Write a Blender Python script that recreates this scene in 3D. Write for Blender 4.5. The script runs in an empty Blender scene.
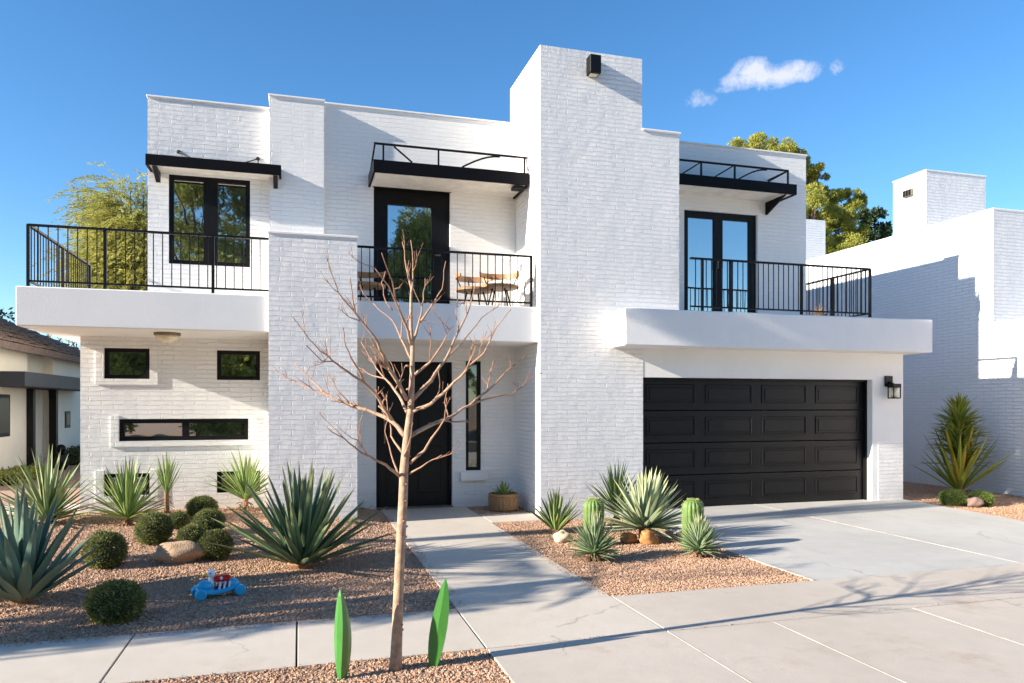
import bpy, math, random
import numpy as np
from mathutils import Vector, Matrix, noise
R = math.radians
sc = bpy.context.scene
COL = sc.collection
rnd = random.Random(7)
rng = np.random.default_rng(11)

# ------------------------------------------------------------------ materials
def new_mat(name):
    m = bpy.data.materials.new(name); m.use_nodes = True
    nt = m.node_tree; nt.nodes.clear()
    out = nt.nodes.new('ShaderNodeOutputMaterial')
    b = nt.nodes.new('ShaderNodeBsdfPrincipled')
    nt.links.new(b.outputs[0], out.inputs[0])
    return m, nt, b, out
def N(nt, t, **kw):
    n = nt.nodes.new(t)
    for k, v in kw.items():
        if hasattr(n, k): setattr(n, k, v)
        else: n.inputs[k.replace('_', ' ')].default_value = v
    return n
def L(nt, a, b): nt.links.new(a, b)
def ramp(nt, fac, stops):
    r = nt.nodes.new('ShaderNodeValToRGB'); L(nt, fac, r.inputs[0])
    e = r.color_ramp.elements
    while len(e) < len(stops): e.new(.5)
    for i, (p, c) in enumerate(stops):
        e[i].position = p; e[i].color = (c[0], c[1], c[2], 1)
    return r
def coords(nt, scale=(1, 1, 1)):
    tc = nt.nodes.new('ShaderNodeNewGeometry')
    mp = nt.nodes.new('ShaderNodeMapping'); mp.inputs['Scale'].default_value = scale
    L(nt, tc.outputs['Position'], mp.inputs[0]); return mp.outputs[0]
def math_n(nt, op, a, b=None, c=None):
    n = nt.nodes.new('ShaderNodeMath'); n.operation = op
    for i, x in enumerate((a, b, c)):
        if x is None: continue
        if isinstance(x, (int, float)): n.inputs[i].default_value = x
        else: L(nt, x, n.inputs[i])
    return n.outputs[0]
def noise_n(nt, vec, scale, detail=4, rough=.6):
    n = N(nt, 'ShaderNodeTexNoise'); L(nt, vec, n.inputs['Vector'])
    n.inputs['Scale'].default_value = scale; n.inputs['Detail'].default_value = detail; n.inputs['Roughness'].default_value = rough
    return n.outputs['Fac']
def bump(nt, h, dist, strength=1, nrm=None):
    b = nt.nodes.new('ShaderNodeBump'); b.inputs['Strength'].default_value = strength
    b.inputs['Distance'].default_value = dist; L(nt, h, b.inputs['Height'])
    if nrm: L(nt, nrm, b.inputs['Normal'])
    return b.outputs[0]
def mixc(nt, fac, a, b, typ='MIX'):
    m = nt.nodes.new('ShaderNodeMix'); m.data_type = 'RGBA'; m.blend_type = typ
    for i, x in ((0, fac), (6, a), (7, b)):
        if isinstance(x, (int, float)): m.inputs[i].default_value = x
        elif isinstance(x, tuple): m.inputs[i].default_value = (*x, 1)
        else: L(nt, x, m.inputs[i])
    return m.outputs[2]

def plain(name, col, rough=.5, metal=0, spec=.5, var=.12, vscale=6, bmp=0, coat=0):
    m, nt, b, out = new_mat(name)
    co = coords(nt); n = noise_n(nt, co, vscale, 5)
    c = ramp(nt, n, [(.3, tuple(x * (1 - var) for x in col)), (.7, tuple(min(1, x * (1 + var)) for x in col))])
    L(nt, c.outputs[0], b.inputs['Base Color'])
    r = math_n(nt, 'MULTIPLY_ADD', n, .15, rough - .07); L(nt, r, b.inputs['Roughness'])
    b.inputs['Metallic'].default_value = metal
    b.inputs['Specular IOR Level'].default_value = spec
    if coat: b.inputs['Coat Weight'].default_value = coat; b.inputs['Coat Roughness'].default_value = .1
    if bmp: L(nt, bump(nt, noise_n(nt, co, vscale * 12, 3), bmp), b.inputs['Normal'])
    return m

def painted_brick(name, col=(.86, .855, .84), depth=.0085, row=.064, width=.30):
    m, nt, b, out = new_mat(name)
    g = nt.nodes.new('ShaderNodeNewGeometry')
    sx = nt.nodes.new('ShaderNodeSeparateXYZ'); L(nt, g.outputs['Position'], sx.inputs[0])
    u = math_n(nt, 'ADD', sx.outputs[0], sx.outputs[1])
    cmb = nt.nodes.new('ShaderNodeCombineXYZ'); L(nt, u, cmb.inputs[0]); L(nt, sx.outputs[2], cmb.inputs[1])
    # wobble so courses sag like slumped bricks
    wob = nt.nodes.new('ShaderNodeTexNoise'); wob.inputs['Scale'].default_value = 5; wob.inputs['Detail'].default_value = 3
    L(nt, g.outputs['Position'], wob.inputs['Vector'])
    vm = nt.nodes.new('ShaderNodeVectorMath'); vm.operation = 'MULTIPLY_ADD'
    L(nt, wob.outputs['Color'], vm.inputs[0]); vm.inputs[1].default_value = (.09, .045, 0); L(nt, cmb.outputs[0], vm.inputs[2])
    br = nt.nodes.new('ShaderNodeTexBrick')
    L(nt, vm.outputs[0], br.inputs['Vector'])
    br.inputs['Scale'].default_value = 1; br.inputs['Brick Width'].default_value = width; br.inputs['Row Height'].default_value = row
    br.inputs['Mortar Size'].default_value = .007; br.inputs['Mortar Smooth'].default_value = .6; br.inputs['Bias'].default_value = 0
    br.inputs['Color1'].default_value = (.35, .35, .35, 1); br.inputs['Color2'].default_value = (1, 1, 1, 1); br.inputs['Mortar'].default_value = (0, 0, 0, 1)
    br.offset = .5
    big = noise_n(nt, g.outputs['Position'], 1.7, 3)
    fine = noise_n(nt, g.outputs['Position'], 38, 4, .7)
    mid = noise_n(nt, g.outputs['Position'], 11, 3)
    amt = math_n(nt, 'MULTIPLY_ADD', big, 1.6, .0)
    bh = nt.nodes.new('ShaderNodeSeparateColor'); L(nt, br.outputs['Color'], bh.inputs[0])
    mort = math_n(nt, 'MULTIPLY', math_n(nt, 'SUBTRACT', 1, br.outputs['Fac']), .75)
    h = math_n(nt, 'ADD', mort, math_n(nt, 'MULTIPLY', bh.outputs[0], .45))
    h = math_n(nt, 'MULTIPLY', h, amt)
    h = math_n(nt, 'ADD', h, math_n(nt, 'MULTIPLY', mid, .42))
    h = math_n(nt, 'ADD', h, math_n(nt, 'MULTIPLY', fine, .24))
    L(nt, bump(nt, h, depth), b.inputs['Normal'])
    c = ramp(nt, big, [(.3, tuple(x * .95 for x in col)), (.7, col)])
    c2 = mixc(nt, math_n(nt, 'MULTIPLY', br.outputs['Fac'], .06), c.outputs[0], tuple(x * .8 for x in col))
    stc = coords(nt, (3.2, 3.2, .22)); stn = noise_n(nt, stc, 2.2, 5, .65)
    stm = ramp(nt, stn, [(.58, (0, 0, 0)), (.78, (.22, .22, .22))])
    c2 = mixc(nt, stm.outputs[0], c2, tuple(x * .72 for x in col))
    # dust splashed up from the ground
    dz = nt.nodes.new('ShaderNodeMapRange'); L(nt, sx.outputs[2], dz.inputs[0])
    dz.inputs[1].default_value = .35; dz.inputs[2].default_value = 0; dz.inputs[3].default_value = 0; dz.inputs[4].default_value = .35
    c3 = mixc(nt, math_n(nt, 'MULTIPLY', dz.outputs[0], mid), c2, (.55, .42, .3))
    L(nt, c3, b.inputs['Base Color']); b.inputs['Roughness'].default_value = .75; b.inputs['Specular IOR Level'].default_value = .25
    return m

def stucco(name, col=(.85, .845, .825), d=.003):
    m, nt, b, out = new_mat(name)
    co = coords(nt)
    n1 = noise_n(nt, co, 60, 4, .7); n2 = noise_n(nt, co, 1.3, 4)
    st = coords(nt, (5, 5, .35)); n3 = noise_n(nt, st, 2.5, 4)
    c = ramp(nt, n2, [(.3, tuple(x * .94 for x in col)), (.7, col)])
    s = ramp(nt, n3, [(.55, (0, 0, 0)), (.8, (.25, .25, .25))])
    c2 = mixc(nt, s.outputs[0], c.outputs[0], tuple(x * .82 for x in col))
    L(nt, c2, b.inputs['Base Color']); L(nt, bump(nt, n1, d), b.inputs['Normal'])
    b.inputs['Roughness'].default_value = .8; b.inputs['Specular IOR Level'].default_value = .25
    return m

def concrete(name, c0, c1, stain=(.3, .25, .2), stain_amt=.3, streak=False):
    m, nt, b, out = new_mat(name)
    co = coords(nt)
    big = noise_n(nt, co, .7, 5, .55); mid = noise_n(nt, co, 5, 5, .65); fine = noise_n(nt, co, 160, 3, .8)
    c = ramp(nt, math_n(nt, 'ADD', math_n(nt, 'MULTIPLY', big, .65), math_n(nt, 'MULTIPLY', mid, .35)), [(.33, c0), (.68, c1)])
    f = ramp(nt, fine, [(.3, (.86, .86, .86)), (.7, (1.06, 1.06, 1.06))])
    cc = mixc(nt, 1.0, c.outputs[0], f.outputs[0], 'MULTIPLY')
    sn = noise_n(nt, coords(nt, (1, 1, 1)) if not streak else coords(nt, (1.6, .35, 1)), 1.4, 6, .7)
    s = ramp(nt, sn, [(.56, (0, 0, 0)), (.75, (stain_amt,) * 3)])
    cc = mixc(nt, s.outputs[0], cc, stain)
    vo = N(nt, 'ShaderNodeTexVoronoi'); L(nt, co, vo.inputs['Vector']); vo.inputs['Scale'].default_value = 9
    sp = ramp(nt, vo.outputs['Distance'], [(.02, (.35,) * 3), (.05, (0,) * 3)])
    wv = nt.nodes.new('ShaderNodeVectorMath'); wv.operation = 'MULTIPLY_ADD'; nzc = nt.nodes.new('ShaderNodeTexNoise'); nzc.inputs['Scale'].default_value = 2.5; nzc.inputs['Detail'].default_value = 6; L(nt, co, nzc.inputs['Vector'])
    L(nt, nzc.outputs['Color'], wv.inputs[0]); wv.inputs[1].default_value = (.5, .5, 0); L(nt, co, wv.inputs[2])
    ck = N(nt, 'ShaderNodeTexVoronoi'); ck.feature = 'DISTANCE_TO_EDGE'; L(nt, wv.outputs[0], ck.inputs['Vector']); ck.inputs['Scale'].default_value = .45
    ckr = ramp(nt, ck.outputs['Distance'], [(.0006, (.4,) * 3), (.0018, (0,) * 3)])
    cc = mixc(nt, math_n(nt, 'MULTIPLY', ckr.outputs[0], math_n(nt, 'GREATER_THAN', big, .56)), cc, (.16, .13, .1))
    cc = mixc(nt, math_n(nt, 'MULTIPLY', sp.outputs[0], math_n(nt, 'GREATER_THAN', mid, .56)), cc, tuple(x * .5 for x in stain))
    L(nt, cc, b.inputs['Base Color'])
    h = math_n(nt, 'ADD', math_n(nt, 'MULTIPLY', fine, .4), mid)
    L(nt, bump(nt, h, .003), b.inputs['Normal']); b.inputs['Roughness'].default_value = .82
    b.inputs['Specular IOR Level'].default_value = .3
    return m

def gravel_mat(name, tones, scale=55, d=.006):
    m, nt, b, out = new_mat(name)
    co = coords(nt)
    vo = N(nt, 'ShaderNodeTexVoronoi'); L(nt, co, vo.inputs['Vector']); vo.inputs['Scale'].default_value = scale
    sep = nt.nodes.new('ShaderNodeSeparateColor'); L(nt, vo.outputs['Color'], sep.inputs[0])
    c = ramp(nt, sep.outputs[0], [(i / (len(tones) - 1), t) for i, t in enumerate(tones)])
    big = noise_n(nt, co, 1.1, 4)
    f = ramp(nt, big, [(.3, (.82, .82, .84)), (.7, (1.1, 1.08, 1.05))])
    cc = mixc(nt, 1.0, c.outputs[0], f.outputs[0], 'MULTIPLY')
    L(nt, cc, b.inputs['Base Color'])
    h = math_n(nt, 'SUBTRACT', 1, vo.outputs['Distance'])
    L(nt, bump(nt, h, d), b.inputs['Normal']); b.inputs['Roughness'].default_value = .9; b.inputs['Specular IOR Level'].default_value = .2
    return m

def pebble_mat(name, tones):
    m, nt, b, out = new_mat(name)
    at = N(nt, 'ShaderNodeAttribute'); at.attribute_name = 'col'
    sep = nt.nodes.new('ShaderNodeSeparateColor'); L(nt, at.outputs['Color'], sep.inputs[0])
    c = ramp(nt, sep.outputs[0], [(i / (len(tones) - 1), t) for i, t in enumerate(tones)])
    L(nt, c.outputs[0], b.inputs['Base Color']); b.inputs['Roughness'].default_value = .85; b.inputs['Specular IOR Level'].default_value = .25
    return m

def leaf_mat(name, base, light, tip=None, margin=None, transl=.2, rough=.5, dry=None, spec=.4):
    """col.r = per leaf random, col.g = along the leaf 0..1, col.b = across (0 centre, 1 edge)"""
    m, nt, b, out = new_mat(name)
    at = N(nt, 'ShaderNodeAttribute'); at.attribute_name = 'col'
    sep = nt.nodes.new('ShaderNodeSeparateColor'); L(nt, at.outputs['Color'], sep.inputs[0])
    nz = noise_n(nt, coords(nt), 14, 3)
    f = math_n(nt, 'ADD', math_n(nt, 'MULTIPLY', sep.outputs[0], .75), math_n(nt, 'MULTIPLY', nz, .3))
    cc = ramp(nt, f, [(.1, base), (.9, light)]).outputs[0]
    if margin:
        mg = ramp(nt, sep.outputs[2], [(.35, (0, 0, 0)), (.9, (1, 1, 1))]).outputs[0]
        cc = mixc(nt, mg, cc, margin)
    if tip:
        tp = ramp(nt, sep.outputs[1], [(.62, (0, 0, 0)), (1, (.9, .9, .9))]).outputs[0]
        cc = mixc(nt, tp, cc, tip)
    if dry:
        dr = math_n(nt, 'GREATER_THAN', sep.outputs[0], .93)
        cc = mixc(nt, dr, cc, dry)
    L(nt, cc, b.inputs['Base Color']); b.inputs['Roughness'].default_value = rough; b.inputs['Specular IOR Level'].default_value = spec
    if transl:
        tr = nt.nodes.new('ShaderNodeBsdfTranslucent'); L(nt, cc, tr.inputs[0])
        mx = nt.nodes.new('ShaderNodeMixShader'); mx.inputs[0].default_value = transl
        L(nt, b.outputs[0], mx.inputs[1]); L(nt, tr.outputs[0], mx.inputs[2]); L(nt, mx.outputs[0], out.inputs[0])
    return m

def glass_mat(name, refl=.6, tint=(.03, .035, .035), see=.3):
    m, nt, b, out = new_mat(name)
    nt.nodes.remove(b)
    gl = N(nt, 'ShaderNodeBsdfGlossy'); gl.inputs['Color'].default_value = (.95, .97, .96, 1); gl.inputs['Roughness'].default_value = .015
    wv = noise_n(nt, coords(nt), 1.6, 2)
    L(nt, bump(nt, wv, .0015), gl.inputs['Normal'])
    tr = N(nt, 'ShaderNodeBsdfTransparent'); tr.inputs[0].default_value = (.75, .8, .78, 1)
    df = N(nt, 'ShaderNodeBsdfDiffuse'); df.inputs[0].default_value = (*tint, 1)
    m1 = nt.nodes.new('ShaderNodeMixShader'); m1.inputs[0].default_value = see
    L(nt, df.outputs[0], m1.inputs[1]); L(nt, tr.outputs[0], m1.inputs[2])
    lw = N(nt, 'ShaderNodeFresnel'); lw.inputs[0].default_value = 1.5
    fac = math_n(nt, 'ADD', lw.outputs[0], refl)
    m2 = nt.nodes.new('ShaderNodeMixShader'); L(nt, fac, m2.inputs[0])
    L(nt, m1.outputs[0], m2.inputs[1]); L(nt, gl.outputs[0], m2.inputs[2]); L(nt, m2.outputs[0], out.inputs[0])
    return m

M = {}
M['brick'] = painted_brick('painted brick')
M['brickN'] = painted_brick('painted brick rough', (.80, .80, .80), .011)
M['brick_soft'] = painted_brick('soft painted brick', (.87, .86, .835), .0045)
M['stucco'] = stucco('white stucco')
M['stucco_rough'] = stucco('white dash stucco', (.84, .835, .82), .008)
M['cream'] = stucco('cream stucco', (.84, .76, .62))
M['glass_dark'] = plain('dark glass', (.012, .014, .014), .3, 0, .2)  # even near-black opaque pane for the cottage windows
M['black'] = plain('black powder coat', (.003, .003, .0035), .5, 0, .25)
M['fascia'] = plain('black fascia', (.002, .002, .0035), .55, 0, .15)
M['garage'] = plain('charcoal garage paint', (.006, .006, .0065), .42, 0, .3)
M['soffit'] = plain('painted soffit boards', (.74, .7, .62), .7)
M['glass'] = glass_mat('window glass', .58)
M['glass_clear'] = glass_mat('side light glass', .12, see=.85)
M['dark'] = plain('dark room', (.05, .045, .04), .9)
M['curtain'] = plain('linen curtain', (.55, .52, .42), .9)
M['roofing'] = plain('roof membrane', (.45, .44, .42), .9)
M['walk'] = concrete('pale concrete', (.49, .44, .37), (.575, .525, .455), (.33, .25, .18), .4)
M['apron'] = concrete('warm concrete', (.45, .40, .34), (.54, .485, .42), (.30, .21, .14), .6)
M['drive'] = concrete('grey concrete', (.40, .395, .37), (.51, .50, .47), (.30, .28, .25), .6, True)
tones = [(.27, .155, .10), (.39, .24, .155), (.46, .29, .19), (.42, .27, .18), (.54, .38, .27)]
M['gravel'] = gravel_mat('decomposed gravel', tones)
M['pebble'] = pebble_mat('gravel stones', tones)
M['dirt'] = gravel_mat('dry ground', [(.2, .14, .1), (.3, .21, .15), (.34, .25, .18)], 30)
M['asphalt'] = gravel_mat('asphalt', [(.04, .04, .04), (.06, .06, .06), (.05, .05, .05)], 90, .003)
M['patio'] = concrete('pink patio', (.3, .2, .15), (.42, .29, .22), (.2, .13, .1), .3)
M['tile'] = plain('brown roof tile', (.16, .11, .09), .8, var=.35, vscale=9)
M['bark'] = plain('pale bark', (.43, .29, .195), .75, var=.35, vscale=26, bmp=.005)
def _tips(m):
    nt = m.node_tree; b = [n for n in nt.nodes if n.type == 'BSDF_PRINCIPLED'][0]; src = b.inputs['Base Color'].links[0].from_socket
    at = N(nt, 'ShaderNodeAttribute'); at.attribute_name = 'col'; sep = nt.nodes.new('ShaderNodeSeparateColor'); L(nt, at.outputs['Color'], sep.inputs[0])
    L(nt, mixc(nt, sep.outputs[1], src, (.38, .19, .12)), b.inputs['Base Color'])
_tips(M['bark'])
M['twig'] = plain('red brown twig', (.38, .21, .14), .7, var=.3, vscale=25)
M['darkbark'] = plain('dark bark', (.1, .07, .05), .9, var=.3, vscale=10, bmp=.01)
M['drybase'] = plain('dry leaf base', (.3, .17, .09), .9, var=.4, vscale=40, bmp=.006)
M['agave'] = leaf_mat('blue agave leaf', (.05, .115, .10), (.14, .24, .2), (.16, .2, .12), (.2, .3, .2), .05, .5)
M['agave_dark'] = leaf_mat('green agave leaf', (.025, .07, .04), (.10, .19, .10), (.25, .26, .12), (.22, .3, .14), .06, .5)
M['agave_pale'] = leaf_mat('pale agave leaf', (.22, .31, .18), (.40, .48, .32), (.4, .4, .2), (.46, .52, .32), .1, .55)
M['yucca_var'] = leaf_mat('variegated yucca leaf', (.06, .15, .05), (.24, .36, .16), (.34, .38, .17), (.42, .5, .24), .15, .5)
M['yucca_green'] = leaf_mat('yucca leaf', (.07, .16, .035), (.22, .35, .09), (.3, .34, .12), (.34, .44, .15), .15, .5)
M['yucca_yel'] = leaf_mat('golden yucca leaf', (.12, .18, .025), (.36, .42, .06), (.25, .25, .05), None, .15, .5)
M['yucca_gold'] = leaf_mat('golden leaf', (.33, .27, .03), (.5, .4, .05), (.4, .33, .06), None, .15, .5)
M['spiky'] = leaf_mat('spiky grey leaf', (.13, .23, .11), (.38, .48, .28), (.36, .36, .17), None, .1, .5)
M['shrub'] = leaf_mat('boxwood leaf', (.065, .09, .02), (.30, .32, .09), None, None, .2, .6, dry=(.2, .17, .06))
M['shrub_core'] = plain('dark shrub core', (.02, .03, .01), .9)  # near-black solid filler under the leaf shell
M['moss'] = leaf_mat('moss cushion', (.10, .16, .03), (.26, .33, .07), None, None, .2, .6)
M['cactus'] = plain('cactus skin', (.115, .2, .045), .55, var=.25, vscale=12)
M['spine'] = plain('cactus spines', (.42, .44, .17), .7)
M['rock'] = plain('tan boulder', (.44, .3, .19), .85, var=.3, vscale=5, bmp=.01)
M['rock_pale'] = plain('pale stone', (.55, .43, .3), .85, var=.2, vscale=8, bmp=.006)
M['rock_orange'] = plain('orange stone', (.42, .2, .07), .85, var=.4, vscale=12, bmp=.008)
M['rock_grey'] = plain('brown grey stone', (.22, .15, .12), .85, var=.25, vscale=9, bmp=.006)
M['green_plastic'] = plain('glossy green enamel', (.05, .21, .035), .38, var=.18, vscale=4, coat=.4)
M['blue'] = plain('blue plastic', (.02, .42, .72), .3, var=.08)
M['red'] = plain('red plastic', (.62, .01, .012), .3, var=.08)
M['white'] = plain('white plastic', (.8, .8, .8), .35, var=.04)
M['yellow'] = plain('yellow plastic', (.75, .5, .03), .35, var=.05)
M['navy'] = plain('navy plastic', (.01, .015, .2), .35)
M['wood'] = plain('oak', (.36, .2, .085), .5, var=.3, vscale=14)
M['pot'] = plain('woven basket', (.36, .21, .1), .75, var=.35, vscale=45, bmp=.01)
M['lamp_glass'] = plain('frosted lamp glass', (.75, .68, .5), .25)
M['metal'] = plain('bronze fitting', (.22, .17, .12), .45, .6)
M['paloverde'] = leaf_mat('palo verde leaf', (.27, .28, .06), (.52, .50, .15), None, None, .35, .6)
M['pine'] = leaf_mat('pine foliage', (.17, .2, .03), (.5, .48, .09), None, None, .35, .6)
M['pine_dark'] = leaf_mat('dark oak foliage', (.02, .045, .02), (.06, .1, .035), None, None, .25, .6)
M['street_leaf'] = leaf_mat('street tree foliage', (.12, .16, .03), (.36, .37, .09), None, None, .3, .6)
M['hedge'] = leaf_mat('hedge leaf', (.025, .05, .015), (.08, .13, .03), None, None, .2, .6)
M['tan_wall'] = stucco('tan stucco', (.33, .24, .17))
M['palm'] = leaf_mat('palm frond', (.06, .11, .03), (.15, .22, .06), None, None, .2, .5)

# ------------------------------------------------------------------ mesh builder
WORLD = {}
class MB:
    def __init__(s): s.v = []; s.f = []; s.c = []; s.np = []
    def add(s, vs, fs, col=None):
        o = len(s.v); s.v += [tuple(p) for p in vs]; s.f += [tuple(i + o for i in f) for f in fs]
        if col is None: col = [(0.5, .5, 0, 1)] * len(vs)
        s.c += col
    def box(s, x0, x1, y0, y1, z0, z1, bev=0):
        if bev <= 0:
            s.add([(x, y, z) for x in (x0, x1) for y in (y0, y1) for z in (z0, z1)],
                  [(0, 1, 3, 2), (4, 6, 7, 5), (0, 4, 5, 1), (2, 3, 7, 6), (0, 2, 6, 4), (1, 5, 7, 3)])
        else:
            # chamfered box
            b = min(bev, (x1 - x0) * .45, (y1 - y0) * .45, (z1 - z0) * .45)
            X = (x0, x1); Y = (y0, y1); Z = (z0, z1); sg = (1, -1)
            vs = []; idx = {}
            for i in (0, 1):
                for j in (0, 1):
                    for k in (0, 1):
                        a = (X[i] + sg[i] * b, Y[j] + sg[j] * b, Z[k] + sg[k] * b)
                        for ax in range(3):
                            p = [a[0], a[1], a[2]]; p[ax] = (X[i], Y[j], Z[k])[ax]
                            idx[(i, j, k, ax)] = len(vs); vs.append(tuple(p))
            fs = []
            for ax in range(3):
                o1, o2 = [q for q in range(3) if q != ax]
                for s_ in (0, 1):
                    loop = []
                    for a, c in ((0, 0), (1, 0), (1, 1), (0, 1)):
                        t = [0, 0, 0]; t[ax] = s_; t[o1] = a; t[o2] = c
                        loop.append(idx[(*t, ax)])
                    fs.append(tuple(loop))
                # edges running along ax
                for a in (0, 1):
                    for c in (0, 1):
                        t0 = [0, 0, 0]; t1 = [0, 0, 0]; t1[ax] = 1
                        for t in (t0, t1): t[o1] = a; t[o2] = c
                        fs.append((idx[(*t0, o1)], idx[(*t1, o1)], idx[(*t1, o2)], idx[(*t0, o2)]))
            for i in (0, 1):
                for j in (0, 1):
                    for k in (0, 1): fs.append(tuple(idx[(i, j, k, q)] for q in range(3)))
            s.add(vs, fs)
        return s
    def bar(s, p, q, w, h=None, up=(0, 0, 1)):
        h = h or w; p = Vector(p); q = Vector(q); d = (q - p).normalized(); up = Vector(up)
        if abs(d.dot(up)) > .98: up = Vector((1, 0, 0))
        a = d.cross(up).normalized() * w / 2; b = a.cross(d).normalized() * h / 2
        vs = [e + sa * a + sb * b for e in (p, q) for sa, sb in ((-1, -1), (1, -1), (1, 1), (-1, 1))]
        s.add(vs, [(0, 1, 2, 3), (7, 6, 5, 4), (0, 4, 5, 1), (1, 5, 6, 2), (2, 6, 7, 3), (3, 7, 4, 0)]); return s
    def tube(s, pts, rad, n=8, cap=True, col=None):
        pts = [Vector(p) for p in pts]
        if isinstance(rad, (int, float)): rad = [rad] * len(pts)
        vs = []; prev = None
        for i, p in enumerate(pts):
            d = (pts[min(i + 1, len(pts) - 1)] - pts[max(i - 1, 0)]).normalized()
            if prev is None: a = d.orthogonal().normalized()
            else: a = (prev - d * prev.dot(d)); a = a.normalized() if a.length > 1e-5 else d.orthogonal().normalized()
            prev = a; b = d.cross(a)
            for k in range(n):
                t = 2 * math.pi * k / n; vs.append(p + (a * math.cos(t) + b * math.sin(t)) * rad[i])
        fs = [(i * n + k, i * n + (k + 1) % n, (i + 1) * n + (k + 1) % n, (i + 1) * n + k) for i in range(len(pts) - 1) for k in range(n)]
        if cap: fs += [tuple(range(n))[::-1], tuple((len(pts) - 1) * n + k for k in range(n))]
        s.add(vs, fs, [(.5, min(1, max(0, (.0085 - rad[i]) / .006)) * .75, 0, 1) for i in range(len(pts)) for k in range(n)]); return s
    def lathe(s, c, prof, n=24, axis='z', sx=1, sy=1):
        vs = []
        for r, z in prof:
            for k in range(n):
                t = 2 * math.pi * k / n; x, y = r * math.cos(t) * sx, r * math.sin(t) * sy
                vs.append({'z': (c[0] + x, c[1] + y, c[2] + z), 'y': (c[0] + x, c[1] + z, c[2] + y), 'x': (c[0] + z, c[1] + x, c[2] + y)}[axis])
        m = len(prof)
        fs = [(i * n + k, i * n + (k + 1) % n, (i + 1) * n + (k + 1) % n, (i + 1) * n + k) for i in range(m - 1) for k in range(n)]
        fs += [tuple(range(n))[::-1], tuple((m - 1) * n + k for k in range(n))]
        s.add(vs, fs); return s
    def ball(s, c, r, nu=20, nv=12, sc_=(1, 1, 1), amp=0, fr=2, seed=0):
        vs = []; c = Vector(c)
        for j in range(nv + 1):
            ph = math.pi * j / nv
            for i in range(nu):
                th = 2 * math.pi * i / nu
                d = Vector((math.sin(ph) * math.cos(th), math.sin(ph) * math.sin(th), math.cos(ph)))
                k = 1 + amp * noise.noise(d * fr + Vector((seed * 3.1, seed, 0)))
                vs.append(c + Vector((d.x * sc_[0], d.y * sc_[1], d.z * sc_[2])) * r * k)
        fs = [(j * nu + i, j * nu + (i + 1) % nu, (j + 1) * nu + (i + 1) % nu, (j + 1) * nu + i)[::-1] for j in range(nv) for i in range(nu)]
        s.add(vs, fs); return s
    def blade(s, base, az, el, length, width, droop=.3, segs=7, thick=.12, fold=.3, r=None, prof='agave', twist=0):
        """one leaf: closed, folded, tapering, with thickness"""
        r = rnd.random() if r is None else r
        p = Vector(base); vs = []; cs = []
        H = Vector((math.cos(az), math.sin(az), 0)); side = Vector((-math.sin(az), math.cos(az), 0))
        for i in range(segs + 1):
            t = i / segs; e = el - droop * t * t * 1.2
            d = H * math.cos(e) + Vector((0, 0, 1)) * math.sin(e)
            up = -H * math.sin(e) + Vector((0, 0, 1)) * math.cos(e)
            if i: p = p + d * length / segs
            if prof == 'agave': w = width * (.62 + .38 * math.sin(min(1, t * 1.9) * math.pi * .5)) * (1 - t ** 2.6) ** .8
            elif prof == 'strap': w = width * (.75 + .25 * math.sin(t * math.pi)) * (1 - t ** 3.5)
            else: w = width * (1 - t) ** .85
            w = max(w, .0008)
            tw = twist * t; sd = side * math.cos(tw) + up * math.sin(tw); u2 = up * math.cos(tw) - side * math.sin(tw)
            vs += [p - sd * w / 2 + u2 * w * fold * .5, p, p + sd * w / 2 + u2 * w * fold * .5, p - u2 * w * thick]
            cs += [(r, t, 1, 1), (r, t, 0, 1), (r, t, 1, 1), (r, t, .3, 1)]
        fs = []
        for i in range(segs):
            a, b = i * 4, (i + 1) * 4
            fs += [(a, a + 1, b + 1, b), (a + 1, a + 2, b + 2, b + 1), (a + 2, a + 3, b + 3, b + 2), (a + 3, a, b, b + 3)]
        fs += [(3, 2, 1, 0), tuple(segs * 4 + q for q in range(4))]
        s.add(vs, fs, cs)
    def leaves(s, P, Dn, size, r, aspect=.45):
        """many small diamond leaves; P (n,3), Dn (n,3) direction, size (n), r (n)"""
        s.np.append((P, Dn, size, r, aspect))
    def build(s, name, mat, parent=None, origin=None, smooth=False):
        V = np.array(s.v, dtype=np.float64).reshape(-1, 3); C = np.array(s.c, dtype=np.float32).reshape(-1, 4)
        loops = [i for f in s.f for i in f]; cnt = [len(f) for f in s.f]
        for (P, Dn, size, r, asp) in s.np:
            n = len(P); o = len(V)
            Dn = Dn / (np.linalg.norm(Dn, axis=1, keepdims=True) + 1e-9)
            q = rng.normal(size=(n, 3)); S_ = np.cross(Dn, q); S_ /= (np.linalg.norm(S_, axis=1, keepdims=True) + 1e-9)
            sz = np.asarray(size).reshape(-1, 1) * np.ones((n, 1))
            Nn = np.cross(Dn, S_)
            a = P; b = P + Dn * sz * .5 + S_ * sz * asp * .5 + Nn * sz * .08; c = P + Dn * sz; d = P + Dn * sz * .5 - S_ * sz * asp * .5 + Nn * sz * .08
            Q = np.stack([a, b, c, d], 1).reshape(-1, 3)
            cc = np.zeros((n, 4, 4), dtype=np.float32); cc[:, :, 0] = np.asarray(r).reshape(-1, 1); cc[:, :, 1] = [0, .3, .6, .3]; cc[:, :, 3] = 1
            V = np.vstack([V, Q]) if len(V) else Q
            C = np.vstack([C, cc.reshape(-1, 4)]) if len(C) else cc.reshape(-1, 4)
            loops += list(range(o, o + 4 * n)); cnt += [4] * n
        if origin is None:
            if parent is not None: origin = WORLD[parent.name]
            else: origin = ((V[:, 0].min() + V[:, 0].max()) / 2, (V[:, 1].min() + V[:, 1].max()) / 2, V[:, 2].min())
        origin = np.array(origin, dtype=float)
        me = bpy.data.meshes.new(name)
        me.vertices.add(len(V)); me.vertices.foreach_set('co', (V - origin).astype(np.float32).ravel())
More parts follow.
